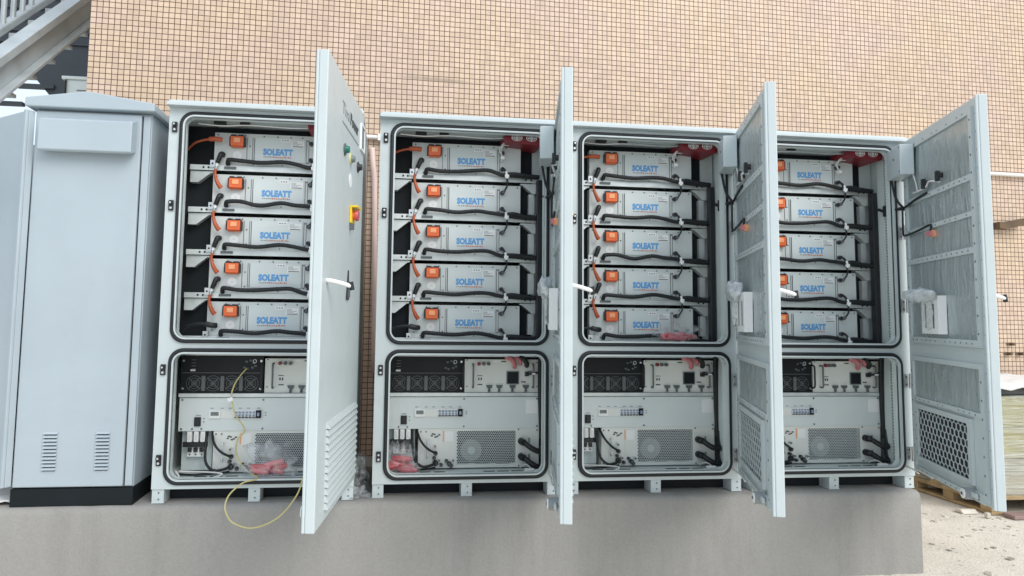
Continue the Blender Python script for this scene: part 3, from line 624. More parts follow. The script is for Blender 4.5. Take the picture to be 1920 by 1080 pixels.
def make_jumper():    # black plug at the foot of one module to the orange plug at the head of the next one down
    t = thing('power_jumper', '', 'cable', (0, 0, 0), 0, 'orange jumper cables between battery modules')
    mb = MB(); mb.tube([(-.252, -.012, .068), (-.258, -.03, .066), (-.266, -.034, .045), (-.276, -.03, .02)], lambda s: .0145 - .003 * s, 'black', 10); mb.build('black_plug', t)
    mb = MB(); mb.cyl((-.276, -.03, .02), (-.281, -.03, .004), .0085, 'white', 10); mb.cyl((-.281, -.03, .004), (-.284, -.03, -.012), .008, 'steel', 10); mb.build('ferrule', t)
    mb = MB(); mb.tube([(-.284, -.03, -.012), (-.288, -.03, -.035), (-.284, -.032, -.062)], .007, 'orange_cable', 10); mb.build('lead', t)
    mb = MB(); mb.tube([(-.285, -.032, -.055), (-.279, -.036, -.074), (-.268, -.034, -.098), (-.258, -.028, -.112)], lambda s: .008 + .0045 * s, 'orange_cable', 10); mb.build('orange_plug', t)
    return t
def make_loom(v):
    t = thing('cable_loom', '', 'cable', (0, 0, 0), 0, 'black corrugated looms across the modules')
    rnd = random.Random(10 + v); j = lambda: rnd.uniform(-.006, .006)
    mb = MB(); mb.tube([(-.228, -.012, .002), (-.226, -.024, .018), (-.215, -.03, .026), (-.15, -.032, .022 + j()), (-.055, -.032, .015 + j()), (.05, -.032, .024 + j()), (.12, -.034, .022 + j()), (.19, -.034, .008 + j()), (.25, -.034, .002), (.33, -.034, -.004), (.40, -.03, -.005)], .0106, 'rubber', 10, 7, .07); mb.build('loom_tube', t)
    mb = MB(); mb.tube([(.20, -.04, .004), (.25, -.046, .012 + j()), (.32, -.042, .004), (.40, -.036, -.002)], .0106, 'rubber', 10, 7, .07); mb.build('loom_tube', t)
    mb = MB(); mb.cyl((.212, -.05, .022), (.218, -.052, -.018), .0065, 'white', 8); mb.box(.205, .228, -.056, -.048, -.012, .004, 'white'); mb.build('cable_tie', t)
    mb = MB(); mb.tube([(.197, -.028, .045), (.207, -.04, .03), (.214, -.048, .0)], .0065, 'black', 8); mb.build('signal_lead', t)
    return t
def make_lead():
    t = thing('signal_cable', '', 'cable', (0, 0, 0), 0, 'short black signal cables between modules')
    mb = MB(); mb.tube([(.216, -.045, -.012), (.222, -.042, -.035), (.218, -.04, -.06), (.202, -.032, -.088)], .0048, 'rubber', 8); mb.cyl((.207, -.034, -.080), (.199, -.026, -.094), .008, 'grey_dark', 8); mb.build('lead', t)
    return t
pm, pj, pl_ = make_module(), make_jumper(), make_lead(); pls = [make_loom(v) for v in range(7)]
used = set()
def place(p, loc, label):
    o = p if p.name not in used else copy_tree(p)
    used.add(p.name); o.location = loc; o['label'] = label; return o
jit = random.Random(40)
for ci in (1, 2, 3, 4):
    cx, cy, _ = CAB[ci]
    for i in range(5):
        zb = 1.858 - .2225 * i - .177
        place(pm, (cx, cy + .2, zb), f'grey battery module, orange socket, {ROW[i]} of {CN[ci]}')
        lo = place(pls[(i * 3 + ci * 2) % 7], (cx, cy + .2, zb + jit.uniform(-.003, .003)), f'black corrugated loom across {ROW[i]} of {CN[ci]}')
        lo.rotation_euler = (0, jit.uniform(-.014, .014), 0)
        if i < 4:
            ju = place(pj, (cx, cy + .2, zb), f'orange jumper cable below {ROW[i]} module of {CN[ci]}')
            ju.rotation_euler = (0, jit.uniform(-.04, .04), 0); ju.location.z += jit.uniform(-.003, .003)
            place(pl_, (cx, cy + .2, zb), f'thin black lead below {ROW[i]} module of {CN[ci]}')
# first and last power cables of every stack
def make_top_cable():
    t = thing('power_cable', '', 'cable', (0, 0, 0), 0, 'orange cables into the top modules')
    mb = MB(); mb.tube([(-.44, .02, 1.765), (-.40, -.02, 1.79), (-.35, -.035, 1.806), (-.31, -.04, 1.812)], .006, 'orange_cable', 8); mb.build('lead', t)
    mb = MB(); mb.tube([(-.32, -.04, 1.811), (-.29, -.042, 1.813), (-.255, -.035, 1.812)], .0125, 'orange_cable', 10); mb.build('orange_plug', t); return t
def make_bottom_cable():
    t = thing('power_cable', '', 'cable', (0, 0, 0), 0, 'black cables from the bottom modules')
    mb = MB(); mb.tube([(-.44, .01, .80), (-.40, -.02, .835), (-.34, -.035, .852), (-.29, -.035, .852)], .0085, 'rubber', 8); mb.build('lead', t)
    mb = MB(); mb.tube([(-.30, -.035, .853), (-.27, -.035, .846), (-.25, -.02, .845)], .014, 'black', 10); mb.build('black_plug', t); return t
pt, pb = make_top_cable(), make_bottom_cable()
for ci in (1, 2, 3, 4):
    cx, cy, _ = CAB[ci]
    place(pt, (cx, cy + .2, 0), f'orange power cable entering the top module of {CN[ci]}')
    place(pb, (cx, cy + .2, 0), f'black power cable leaving the bottom module of {CN[ci]}')

# fan wiring lead hanging in front of the top module
def make_fan_lead():
    t = thing('fan_lead', '', 'cable', (0, 0, 0), 0, 'pale fan leads hanging over the top modules')
    mb = MB(); mb.tube([(.24, -.06, 1.855), (.20, -.05, 1.862), (.178, -.03, 1.83), (.19, -.03, 1.80), (.192, -.03, 1.765)], .0042, 'cable_w', 8)
    mb.tube([(.225, -.05, 1.85), (.195, -.045, 1.85), (.187, -.03, 1.82), (.197, -.03, 1.79)], .0032, 'cable_w', 6); mb.build('wire', t)
    mb = MB(); mb.box(.183, .203, -.045, -.02, 1.775, 1.792, 'white'); mb.build('plug', t); return t
pf = make_fan_lead()
for ci in (2, 3, 4): place(pf, (CAB[ci][0], CAB[ci][1] + .2, 0), f'pale wire hanging from the fan tray of {CN[ci]}')

# ---------------------------------------------------------------- lower bay equipment (front plane y = .18)
def make_inverter():
    t = thing('inverter_unit', '', 'inverter', (0, 0, 0), 0, 'black inverter units')
    mb = MB(); mb.box(-.412, -.005, 0, .4, .503, .689, 'invert'); mb.box(-.41, -.01, -.003, 0, .602, .606, 'fan_dark'); case = mb
    for k in range(4):
        x = -.345 + .0925 * k; mb = MB(); z = .551
        for rr in (.040, .028, .016): mb.ring([[(x + rr * math.cos(a * PI / 14), -.004, z + rr * math.sin(a * PI / 14)) for a in range(28)], [(x + (rr - .0035) * math.cos(a * PI / 14), -.005, z + (rr - .0035) * math.sin(a * PI / 14)) for a in range(28)]], 'fan_dark')
        for a in (45, 135): c, s = math.cos(R(a)), math.sin(R(a)); mb.obox((x, -.0045, z), (.042 * c, 0, .042 * s), (0, .001, 0), (-.0022 * s, 0, .0022 * c), 'fan_dark')
        mb.cyl((x, -.003, z), (x, -.007, z), .009, 'fan_dark', 12); mb.build('fan', t)
    for x in (-.299, -.206, -.114): mb = MB(); mb.box(x - .010, x + .010, -.012, -.0003, .513, .590, 'grey_dark'); mb.build('grip_bar', t, .003)
    mb = case
    for k in range(4): mb.box(-.362, -.340, -.0035, -.0003, .622 + k * .015, .626 + k * .015, 'grey_dark')
    mb.box(-.366, -.342, -.005, -.0003, .613, .621, 'white')
    for x, z in ((-.09, .662), (-.07, .668), (-.055, .655), (-.10, .632), (-.085, .626), (-.06, .632), (-.045, .64)): mb.box(x - .007, x + .005, -.0035, -.0003, z - .005, z + .004, 'grey_dark')
    mb.ring([[(-.05 + .010 * math.cos(a * PI / 8), -.004, .664 + .010 * math.sin(a * PI / 8)) for a in range(16)], [(-.05 + .007 * math.cos(a * PI / 8), -.004, .664 + .007 * math.sin(a * PI / 8)) for a in range(16)]], 'plate')
    mb.build('case', t)
    for x, z in ((-.40, .665), (-.40, .525), (-.017, .665), (-.017, .525)):
        mb = MB(); mb.cyl((x, 0, z), (x, -.006, z), .006, 'steel', 10); mb.build('screw', t)
    mb = MB(); mb.tube([(-.014, -.004, .655), (-.010, -.035, .65), (-.010, -.038, .59), (-.010, -.035, .535), (-.014, -.004, .53)], .005, 'black', 8); mb.build('handle', t)
    return t
def make_control():
    t = thing('control_unit', '', 'control unit', (0, 0, 0), 0, 'cream control units')
    mb = MB(); mb.box(.002, .412, 0, .4, .503, .678, 'cream'); mb.box(.02, .39, .01, .03, .6785, .690, 'hole'); case = mb
    for x in (.045, .372):
        mb = MB(); mb.tube([(x, -.002, .652), (x, -.03, .648), (x, -.032, .59), (x, -.03, .535), (x, -.002, .531)], .0048, 'screw', 8); mb.build('handle', t)
    for k in range(3):
        mb = MB(); mb.cyl((.078 + .026 * k, 0, .655), (.078 + .026 * k, -.016, .655), .0095, 'maroon' if k == 0 else 'grey_dark', 14); mb.build('knob', t)
    mb = case; mb.box(.14, .19, -.002, -.0003, .663, .674, 'white'); mb.box(.07, .098, -.0015, -.0003, .59, .593, 'ink'); mb.box(.075, .082, -.002, -.0003, .567, .580, 'ink'); mb.box(.088, .095, -.002, -.0003, .567, .580, 'ink')
    mb.ring([[(.085 + .017 * math.cos(a * PI / 10), -.002, .572 + .017 * math.sin(a * PI / 10)) for a in range(20)], [(.085 + .015 * math.cos(a * PI / 10), -.002, .572 + .015 * math.sin(a * PI / 10)) for a in range(20)]], 'white')
    for x, z in ((.072, .541), (.31, .555), (.345, .61), (.2, .664), (.395, .66), (.395, .53), (.012, .53), (.012, .67)): mb.box(x, x + .02 * (x > .05) * (x < .39) + .006, -.0015, -.0003, z, z + .006, 'ink')
    mb.build('case', t)
    mb = MB(); mb.box(.229, .298, -.006, -.0003, .546, .616, 'lcd'); mb.box(.234, .293, -.0075, -.0062, .551, .611, 'invert'); mb.build('display', t)
    for x in (.135, .19, .262, .335):
        mb = MB(); mb.prism([(x - .018, .541), (x + .018, .541), (x + .012, .526), (x - .012, .526)], -.012, -.0003, 'grey_dark'); mb.cyl((x, -.006, .527), (x - .002, -.012, .506), .006, 'grey_dark', 8); mb.build('data_connector', t)
    mb = MB(); mb.box(.33, .35, -.02, -.0003, .59, .612, 'black'); mb.cyl((.345, -.012, .60), (.40, -.02, .61), .006, 'black', 8); mb.box(.362, .382, -.04, -.033, .60, .608, 'white'); mb.build('side_connector', t)
    mb = MB(); mb.tube([(.225, -.01, .692), (.25, -.035, .68), (.268, -.03, .655), (.272, -.012, .638)], .012, 'pink', 10); mb.tube([(.27, -.012, .69), (.295, -.04, .675), (.30, -.03, .655)], .010, 'pink', 10); mb.build('red_plug', t)
    mb = MB(); mb.tube([(.29, -.01, .694), (.315, -.035, .684), (.335, -.03, .660), (.338, -.012, .645)], .013, 'black', 10); mb.build('black_plug', t)
    return t
def make_panel():
    t = thing('distribution_panel', '', 'panel', (0, 0, 0), 0, 'grey distribution panels')
    mb = MB(); mb.box(-.412, .410, -.004, .02, .312, .479, 'plate')
    for x, z in ((-.398, .468), (-.398, .323), (.0, .468), (.0, .323), (.398, .468), (.398, .323), (-.345, .323), (-.3, .323)): mb.cyl((x, -.004, z), (x, -.007, z), .0048, 'screw', 10)
    for x in (-.25, -.2, -.16, -.11, -.07, -.02): mb.box(x - .01, x + .006, -.0052, -.0042, .424, .428, 'ink_pale')
    mb.box(-.33, -.305, -.0052, -.0042, .389, .393, 'ink_pale')
    for z in (.40, .388): mb.box(.01, .018, -.0052, -.0042, z, z + .005, 'ink_pale')
    mb.box(-.292, -.286, -.0052, -.0042, .355, .36, 'ink'); mb.box(-.292, -.286, -.0052, -.0042, .372, .377, 'ink')
    mb.build('front_plate', t, .0015)
    mb = MB(); mb.box(-.265, -.006, -.007, -.0043, .374, .418, 'white'); mb.box(-.262, -.208, -.016, -.0072, .378, .415, 'white'); mb.box(-.255, -.216, -.0175, -.0162, .39, .409, 'lcd'); mb.build('meter', t)
    mb = MB(); mb.box(-.205, -.145, -.010, -.0072, .377, .416, 'cream'); mb.build('blank_cover', t)
    for k in range(6):
        x = -.139 + .0176 * k; mb = MB(); mb.box(x, x + .0166, -.016, -.0072, .377, .416, 'white'); mb.box(x + .004, x + .0126, -.027, -.0162, .387, .397, 'toggle'); mb.box(x + .002, x + .0146, -.0172, -.0162, .401, .411, 'toggle'); mb.box(x + .001, x + .0155, -.0172, -.0162, .3775, .384, 'ink'); mb.build('breaker', t)
    mb = MB(); mb.box(-.033, -.008, -.018, -.0072, .377, .416, 'invert'); mb.box(-.026, -.015, -.024, -.0182, .388, .405, 'toggle'); mb.build('surge_switch', t)
    mb = MB(); mb.box(-.335, -.303, -.014, -.0043, .337, .382, 'black'); mb.box(-.33, -.308, -.019, -.0142, .345, .374, 'black'); mb.build('rocker_switch', t, .002)
    mb = MB(); mb.box(.336, .402, -.0055, -.0043, .39, .464, 'white'); mb.build('sticker', t); return t
def make_fan_unit():
    t = thing('converter_unit', '', 'converter', (0, 0, 0), 0, 'converter units with honeycomb fronts')
    x0, x1, z0, z1 = -.041, .283, .124, .298
    O = [(-.24, .106), (.41, .106), (.41, .311), (-.24, .311)]; I = [(x0, z0), (x1, z0), (x1, z1), (x0, z1)]
    mb = MB(); mb.plate(O, [I], 0, 'cream'); mb.ring([at_y(O, 0), at_y(O, .4)], 'cream'); mb.ring([at_y(I, 0), at_y(I, .03)], 'cream')
    for x, z in ((-.228, .296), (-.228, .12), (-.2, .296), (.298, .305), (.40, .30), (.40, .118), (.30, .114)): mb.cyl((x, 0, z), (x, -.0025, z), .0045, 'screw', 8)
    case = mb
    mb = MB(); mb.box(x0 - .002, x1 + .002, .03, .032, z0 - .002, z1 + .002, 'hole'); mb.cyl((.044, .0295, .195), (.044, .010, .195), .056, 'void', 30); mb.cyl((.044, .0098, .195), (.044, .008, .195), .02, 'plate', 20); mb.build('fan', t)
    mb = MB(); nx = 31; wx = (x1 - x0) / nx; dz = wx * .866; nz = int((z1 - z0) / dz) + 1; k6 = [(math.sin(PI / 3 * i), math.cos(PI / 3 * i)) for i in range(6)]
    cl = lambda p, a, b: max(min(p, b), a)
    for j in range(nz + 1):
        for i in range(nx + 1):
            cx = x0 + wx * (i + (.5 if j % 2 else 0)); cz = z0 + dz * j; rr = wx / math.sqrt(3)
            if cx > x1 + .0005 or cz > z1 + .002: continue
            f = .80 if not ((j == nz or j == 0 or i == 0) and (i % 11 in (7, 8, 9) or i == 0)) else .05
            o = [(cl(cx + rr * a, x0, x1), cl(cz + rr * b, z0, z1)) for a, b in k6]; n = [(cl(cx + rr * f * a, x0, x1), cl(cz + rr * f * b, z0, z1)) for a, b in k6]
            mb.ring([[(p, .001, q) for p, q in o], [(p, .001, q) for p, q in n], [(p, .004, q) for p, q in n]], 'plate')
    mb.build('honeycomb_mesh', t)
    mb = MB(); mb.box(-.108, -.046, -.002, -.0003, .135, .30, 'cream'); mb.box(-.10, -.055, -.0035, -.0022, .245, .298, 'white'); mb.box(-.110, -.104, -.0035, -.0022, .245, .30, 'orange_hi'); mb.build('warning_plate', t)
    mb = MB(); mb.tube([(-.19, -.001, .252), (-.19, -.025, .248), (-.19, -.025, .2), (-.19, -.025, .17), (-.19, -.001, .166)], .0045, 'plate', 8); mb.build('handle', t)
    for x, z, rr in ((-.152, .222, .008), (-.148, .185, .011), (-.155, .16, .009), (-.148, .135, .015), (-.13, .15, .008), (-.09, .145, .009), (-.075, .13, .012), (-.055, .148, .008), (-.118, .125, .009), (-.065, .12, .010)):
        mb = MB(); mb.cyl((x, 0, z), (x, -.018, z), rr, 'steel' if rr < .009 else 'black', 12); mb.cyl((x, -.018, z), (x, -.026, z), rr * .6, 'grey_dark', 10); mb.build('round_connector', t)
    mb = case
    for x, z in ((-.17, .275), (-.155, .282), (-.14, .272), (-.13, .28), (-.15, .268), (-.165, .285)): mb.box(x - .005, x + .006, -.0015, -.0003, z - .004, z + .003, 'ink')
    mb.box(.352, .362, -.0015, -.0003, .235, .26, 'ink_pale'); mb.box(.352, .362, -.0015, -.0003, .15, .175, 'ink_pale'); mb.build('case', t)
    return t
def make_hose():
    t = thing('power_hose', '', 'hose', (0, 0, 0), 0, 'thick black power hoses at the converter units')
    mb = MB(); mb.tube([(.312, -.012, 0), (.325, -.04, -.004), (.355, -.06, -.026), (.39, -.064, -.042), (.415, -.05, -.040), (.428, -.03, -.02), (.43, -.02, .05)], .0145, 'rubber', 12); mb.build('hose', t)
    mb = MB(); mb.cyl((.312, -.001, 0), (.312, -.03, 0), .018, 'black', 16); mb.cyl((.31, -.03, .002), (.322, -.045, -.002), .0175, 'black', 14); mb.build('end_plug', t); return t
def make_terminals():
    t = thing('terminal_block', '', 'terminal block', (0, 0, 0), 0, 'terminal blocks beside the converter units')
    mb = MB(); mb.box(-.405, -.255, .05, .055, .108, .308, 'paint_in'); mb.build('back_plate', t)
    for k in range(3):
        mb = MB(); x = -.357 + .032 * k; mb.box(x - .011, x + .011, .0, .0495, .258, .31, 'white'); mb.box(x - .006, x + .006, -.003, 0, .27, .30, 'cream'); mb.cyl((x, .01, .258), (x, .012, .235), .005, 'white', 8); mb.build('fuse_holder', t)
    mb = MB(); mb.box(-.372, -.285, .02, .0495, .180, .228, 'white'); mb.build('breaker', t, .002)
    mb = MB()
    for k in range(3): x = -.357 + .029 * k; mb.box(x - .009, x + .009, .008, .0198, .206, .226, 'black'); mb.cyl((x, .019, .192), (x, .017, .192), .004, 'ink', 8)
    mb.build('breaker_levers', t)
    mb = MB(); mb.box(-.39, -.27, .002, .0192, .232, .256, 'black'); mb.build('busbar_cover', t); return t
def make_aux():
    t = thing('control_cable', '', 'cable', (0, 0, 0), 0, 'black control cables looping to the converter units')
    mb = MB(); mb.tube([(-.25, .02, .312), (-.235, -.02, .265), (-.205, -.04, .225), (-.165, -.035, .197), (-.145, -.02, .19)], .0062, 'rubber', 8); mb.build('upper_lead', t)
    mb = MB(); mb.tube([(-.275, .02, .312), (-.272, -.02, .235), (-.262, -.045, .165), (-.225, -.055, .128), (-.18, -.045, .128), (-.148, -.024, .137)], .0068, 'rubber', 8); mb.build('lower_lead', t)
    mb = MB(); mb.tube([(-.40, -.03, .107), (-.33, -.05, .106), (-.26, -.04, .107), (-.20, -.03, .108), (-.15, -.02, .112)], .0055, 'rubber', 8); mb.build('floor_lead', t); return t
def make_plug():
    t = thing('earth_plug', '', 'connector', (0, 0, 0), 0, 'pale plugs on the cabinet floors')
    mb = MB(); mb.box(.31, .36, -.125, -.10, .101, .122, 'white'); mb.box(.36, .39, -.12, -.105, .105, .117, 'cable_w'); mb.build('plug', t, .003)
    mb = MB(); mb.tube([(.385, -.112, .111), (.41, -.15, .118), (.43, -.2, .112), (.455, -.235, .09)], .0035, 'cable_w', 6); mb.tube([(.35, -.1, .115), (.33, -.06, .13), (.30, -.04, .112)], .003, 'cable_w', 6); mb.build('wire', t); return t
PI_ = [(make_inverter(), 'black inverter with four fans in '), (make_control(), 'cream control unit beside inverter in '), (make_panel(), 'grey breaker panel across '), (make_fan_unit(), 'converter with honeycomb front in '), (make_terminals(), 'terminal block bottom left in '), (make_aux(), 'thin black looped cables in ')]
for p, lab in PI_:
    for ci in (1, 2, 3, 4): place(p, (CAB[ci][0], CAB[ci][1] + .18, 0), lab + CN[ci])
ph = make_hose(); pp = make_plug()
for ci in (2, 3, 4):
    place(ph, (CAB[ci][0], CAB[ci][1] + .18, .2435), 'upper thick black hose in ' + CN[ci])
    place(ph, (CAB[ci][0], CAB[ci][1] + .18, .163), 'lower thick black hose in ' + CN[ci])
    place(pp, (CAB[ci][0], CAB[ci][1] + .18, 0), 'pale plug on the floor of ' + CN[ci])

# white coiled wires on the floor of cabinets 1 and 3
for ci in (1, 3):
    cx, cy, _ = CAB[ci]; mb = MB()
    mb.tube([(cx - .40, cy + .06, .125), (cx - .37, cy + .05, .105), (cx - .30, cy + .05, .103), (cx - .22, cy + .06, .104), (cx - .17, cy + .09, .115), (cx - .22, cy + .12, .118), (cx - .3, cy + .13, .12), (cx - .38, cy + .1, .13)], .0045, 'cable_w', 6)
    mb.tube([(cx - .41, cy + .05, .14), (cx - .40, cy + .04, .11), (cx - .385, cy + .05, .102), (cx - .37, cy + .07, .11), (cx - .39, cy + .08, .135)], .005, 'cable_w', 6)
    tag(mb.build('earth_wire'), 'loose pale wire coiled on the floor of ' + CN[ci], 'wire', 'loose pale wires on cabinet floors')

# yellow patch cable of the lone cabinet, hanging over the sill
cx, cy, _ = CAB[1]
mb = MB(); X = lambda px: cx + px
mb.tube([(cx + a, cy + b, c) for a, b, c in [(-0.087, 0.165, 0.6288), (-0.119, 0.13, 0.5817), (-0.137, 0.11, 0.5397), (-0.146, 0.11, 0.4908), (-0.135, 0.12, 0.4287), (-0.122, 0.13, 0.3903), (-0.08, 0.14, 0.3224), (-0.11, 0.14, 0.2816), (-0.12, 0.14, 0.2276), (-0.104, 0.13, 0.182), (-0.06, 0.09, 0.135), (-0.0, 0.03, 0.118), (0.011, -0.02, 0.1121), (-0.042, -0.05, 0.1048), (-0.091, -0.08, 0.0658), (-0.109, -0.1, 0.0272), (-0.106, -0.11, -0.0091), (-0.078, -0.12, -0.0528), (-0.031, -0.12, -0.078), (0.02, -0.12, -0.0864), (0.082, -0.12, -0.0709), (0.14, -0.11, -0.0386), (0.183, -0.1, 0.0068), (0.218, -0.08, 0.0603), (0.23, -0.04, 0.1031), (0.241, -0.01, 0.1266), (0.27, 0.08, 0.112)]], .0036, 'cable_y', 8, 6)
yc = mb.build('patch_cable'); tag(yc, 'thin yellow cable looping down over the sill of the lone open cabinet', 'cable')
mb = MB(); mb.obox((cx - .15, cy + .105, .478), (.012, 0, .004), (0, .003, 0), (-.003, 0, .009), 'white'); mb.build('cable_flag', yc)

# ---------------------------------------------------------------- bags
def blob(mb, pts, mt, seed, amp=.012, n=14, m=9):
    # crumpled closed surface spanning the given centre and radii
    (cx, cy, cz), (rx, ry, rz) = pts; rnd = random.Random(seed); vs = [(cx, cy, cz - rz)]; fs = []
    ph = [rnd.uniform(0, 6.28) for _ in range(8)]
    for j in range(1, m):
        a = PI * j / m
        for i in range(n):
            b = 2 * PI * i / n; k = 1 + amp / max(rx, rz) * (1.4 * math.sin(3 * b + ph[0] + 2 * a) + math.sin(5 * b + ph[1] - 3 * a) + 1.1 * math.sin(7 * a + ph[2] + b)) + rnd.uniform(-.5, .5) * amp / max(rx, rz)
            vs.append((cx + rx * k * math.sin(a) * math.cos(b), cy + ry * k * math.sin(a) * math.sin(b), cz - rz * k * math.cos(a)))
    vs.append((cx, cy, cz + rz)); L = len(vs) - 1
    for i in range(n): fs.append((0, 1 + (i + 1) % n, 1 + i)); fs.append((L, 1 + (m - 2) * n + i, 1 + (m - 2) * n + (i + 1) % n))
    for j in range(m - 2):
        for i in range(n): a = 1 + j * n + i; b = 1 + j * n + (i + 1) % n; fs.append((a, b, b + n, a + n))
    mb.add(vs, fs, mt, True)
def red_bag(loc, w_, h, lab, seed, film_h):
    t = thing('plastic_bag', lab, 'bag', loc, 0, 'clear bags of red sleeves')
    rnd = random.Random(seed)
    for k in range(9):
        mb = MB(); a = rnd.uniform(-.7, .7); x = rnd.uniform(-w_ * .55, w_ * .55); z = .012 + h * .8 * rnd.random() * (1 - abs(x) / w_); L = rnd.uniform(.035, .06); y = rnd.uniform(-.012, .03)
        d = Vector((math.cos(a), rnd.uniform(-.3, .3), math.sin(a) * .35)) * L; c = Vector((x, y, max(z, abs(d.z) + .013)))
        mb.tube([c - d, c - d * .3, c + d * .3, c + d], lambda s: .011 + .005 * math.sin(s * PI), 'red' if k % 2 else 'pink', 10); mb.build('red_sleeve', t)
    mb = MB(); blob(mb, ((0, .005, film_h * .45), (w_, .05, film_h * .46)), 'bag', seed, .02, 18, 12); mb.build('film', t)
    return t
red_bag((cx + .075, cy + .045, .112), .115, .075, 'clear bag of red sleeves on the floor of the lone open cabinet', 4, .17)
red_bag((-.345, .10, .103), .095, .10, 'clear bag of red sleeves in the bottom left corner of a joined cabinet', 8, .15)
red_bag((1.0 + .19, .14, .790), .115, .035, 'clear bag of pink red sleeves lying on the bottom shelf beside battery module', 9, .10)
# milky bags stuck on the document holders of the doors
for ci in (2, 3, 4):
    x, y, a = CAB[ci]; lab = {2: 'milky plastic bag on the inner side of the edge-on door', 3: 'milky plastic bag hanging on the inner side of the middle cabinet door', 4: 'milky plastic bag crumpled over the holder on the rightmost open door'}[ci]
    t = thing('document_bag', lab, 'bag', (x + .4457, y - .0286, 0), R(a), 'milky bags on the cabinet doors')
    mb = MB()
    if ci == 4: blob(mb, ((-.37, .075, 1.045), (.165, .05, .034)), 'bag_thick', 21, .012, 18, 10); blob(mb, ((-.41, .056, .955), (.06, .010, .085)), 'bag', 22, .006, 14, 10)
    else: blob(mb, ((-.32, .06, 1.05), (.14, .035, .05)), 'bag_thick', 23 + ci, .012, 18, 10); blob(mb, ((-.26, .05, .98), (.06, .015, .10)), 'bag_thick', 25 + ci, .008, 14, 10)
    mb.build('film', t)
# scrap of clear film lying in the gap between the cabinets
mb = MB(); blob(mb, ((-.535, .14, .085), (.038, .06, .085)), 'bag', 31, .015, 14, 10); blob(mb, ((-.535, .02, .025), (.04, .05, .026)), 'bag', 32, .012, 14, 8)
tag(mb.build('film_scrap'), 'scrap of clear plastic film on the plinth in the gap between cabinets', 'plastic film')

# ---------------------------------------------------------------- closed grey cabinets at left
def grey_body(t, w_, door=True):
    # local x from 0 (left) to w_, front at y = 0
    mb = MB(); mb.box(0, w_, .012, .62, .082, 1.885, 'paint_blue'); mb.build('body', t, .004)
    mb = MB(); mb.box(-.003, w_ + .003, -.004, .625, 0, .0815, 'skirt'); mb.build('skirting', t, .003)
    mb = MB(); P = [(-.032, 1.8855), (w_ + .025, 1.8855), (w_ + .025, 1.926), (w_ * .47, 1.972), (-.032, 1.93)]; mb.prism(P, -.045, .66, 'paint_blue'); mb.build('roof', t, .006)
def grey_door(t, w_, x0, rz=0.):
    mb = MB(); mb.box(0, w_, -.016, .006, .09, 1.872, 'paint_blue'); d = mb.build('door', t, .005, (x0, -.012 if rz else .002, 0)); d.rotation_euler = (0, 0, rz)
    mb = MB(); mb.prism_yz([(-.0165, 1.842), (-.075, 1.822), (-.082, 1.815), (-.085, 1.672), (-.072, 1.664), (-.0165, 1.685)], .044, .466, 'paint_blue'); mb.build('rain_hood', d, .004)
    for xa in (.125, .357):
        mb = MB()
        for k in range(11):
            z = .166 + k * .0165; mb.prism_yz([(-.016, z + .013), (-.020, z + .011), (-.026, z + .003), (-.016, z + .001)], xa, xa + .062, 'paint_blue'); mb.box(xa + .003, xa + .059, -.0175, -.016, z - .0025, z + .0008, 'hole')
        mb.build('louvre', d)
    return d
t = thing('utility_cabinet', 'tall closed blue grey cabinet with peaked roof, rain hood and black skirting', 'cabinet', (-2.132, -.03, 0))
grey_body(t, .536); grey_door(t, .485, .008)
mb = MB(); mb.box(.499, .533, -.004, .011, .09, 1.872, 'paint_blue'); mb.build('corner_post', t, .003)
mb = MB(); mb.box(.4935, .4985, .003, .0118, .09, 1.872, 'hole'); mb.build('door_gap', t)
t = thing('utility_cabinet', 'blue grey cabinet with its door ajar, cut by the left photo edge', 'cabinet', (-2.74, .37, 0))
mb = MB(); mb.box(0, .53, .012, .62, .082, 1.80, 'paint_blue'); mb.build('body', t, .004); mb = MB(); mb.box(-.003, .533, -.004, .625, 0, .0815, 'skirt'); mb.build('skirting', t)
d = MB(); d.box(0, .66, -.03, .0, .095, 1.868, 'paint_blue'); d.box(.64, .662, -.045, -.0302, .095, 1.868, 'paint_blue'); dd = d.build('door', t, .004, (.095, -.01, 0)); dd.rotation_euler = (0, 0, R(-38))
# crumpled white sheet on the plinth beside it
mb = MB(); rnd = random.Random(12); n, m_ = 16, 10; vs = []
for j in range(m_ + 1):
    for i in range(n + 1):
        x = -2.75 + .62 * i / n; y = -.02 + .30 * j / m_; z = .008 + .075 * (j / m_) + .022 * math.sin(i * 1.1 + j * .8) * (j / m_) + rnd.uniform(0, .012); vs.append((x, y - .02 * math.sin(i * .7), z))
mb.add(vs, [(j * (n + 1) + i, j * (n + 1) + i + 1, (j + 1) * (n + 1) + i + 1, (j + 1) * (n + 1) + i) for j in range(m_) for i in range(n)], 'sheet', True)
o = mb.build('white_sheet'); sm = o.modifiers.new('thickness', 'SOLIDIFY'); sm.thickness = .006; tag(o, 'crumpled white sheet on the plinth left of the black skirting', 'sheet')

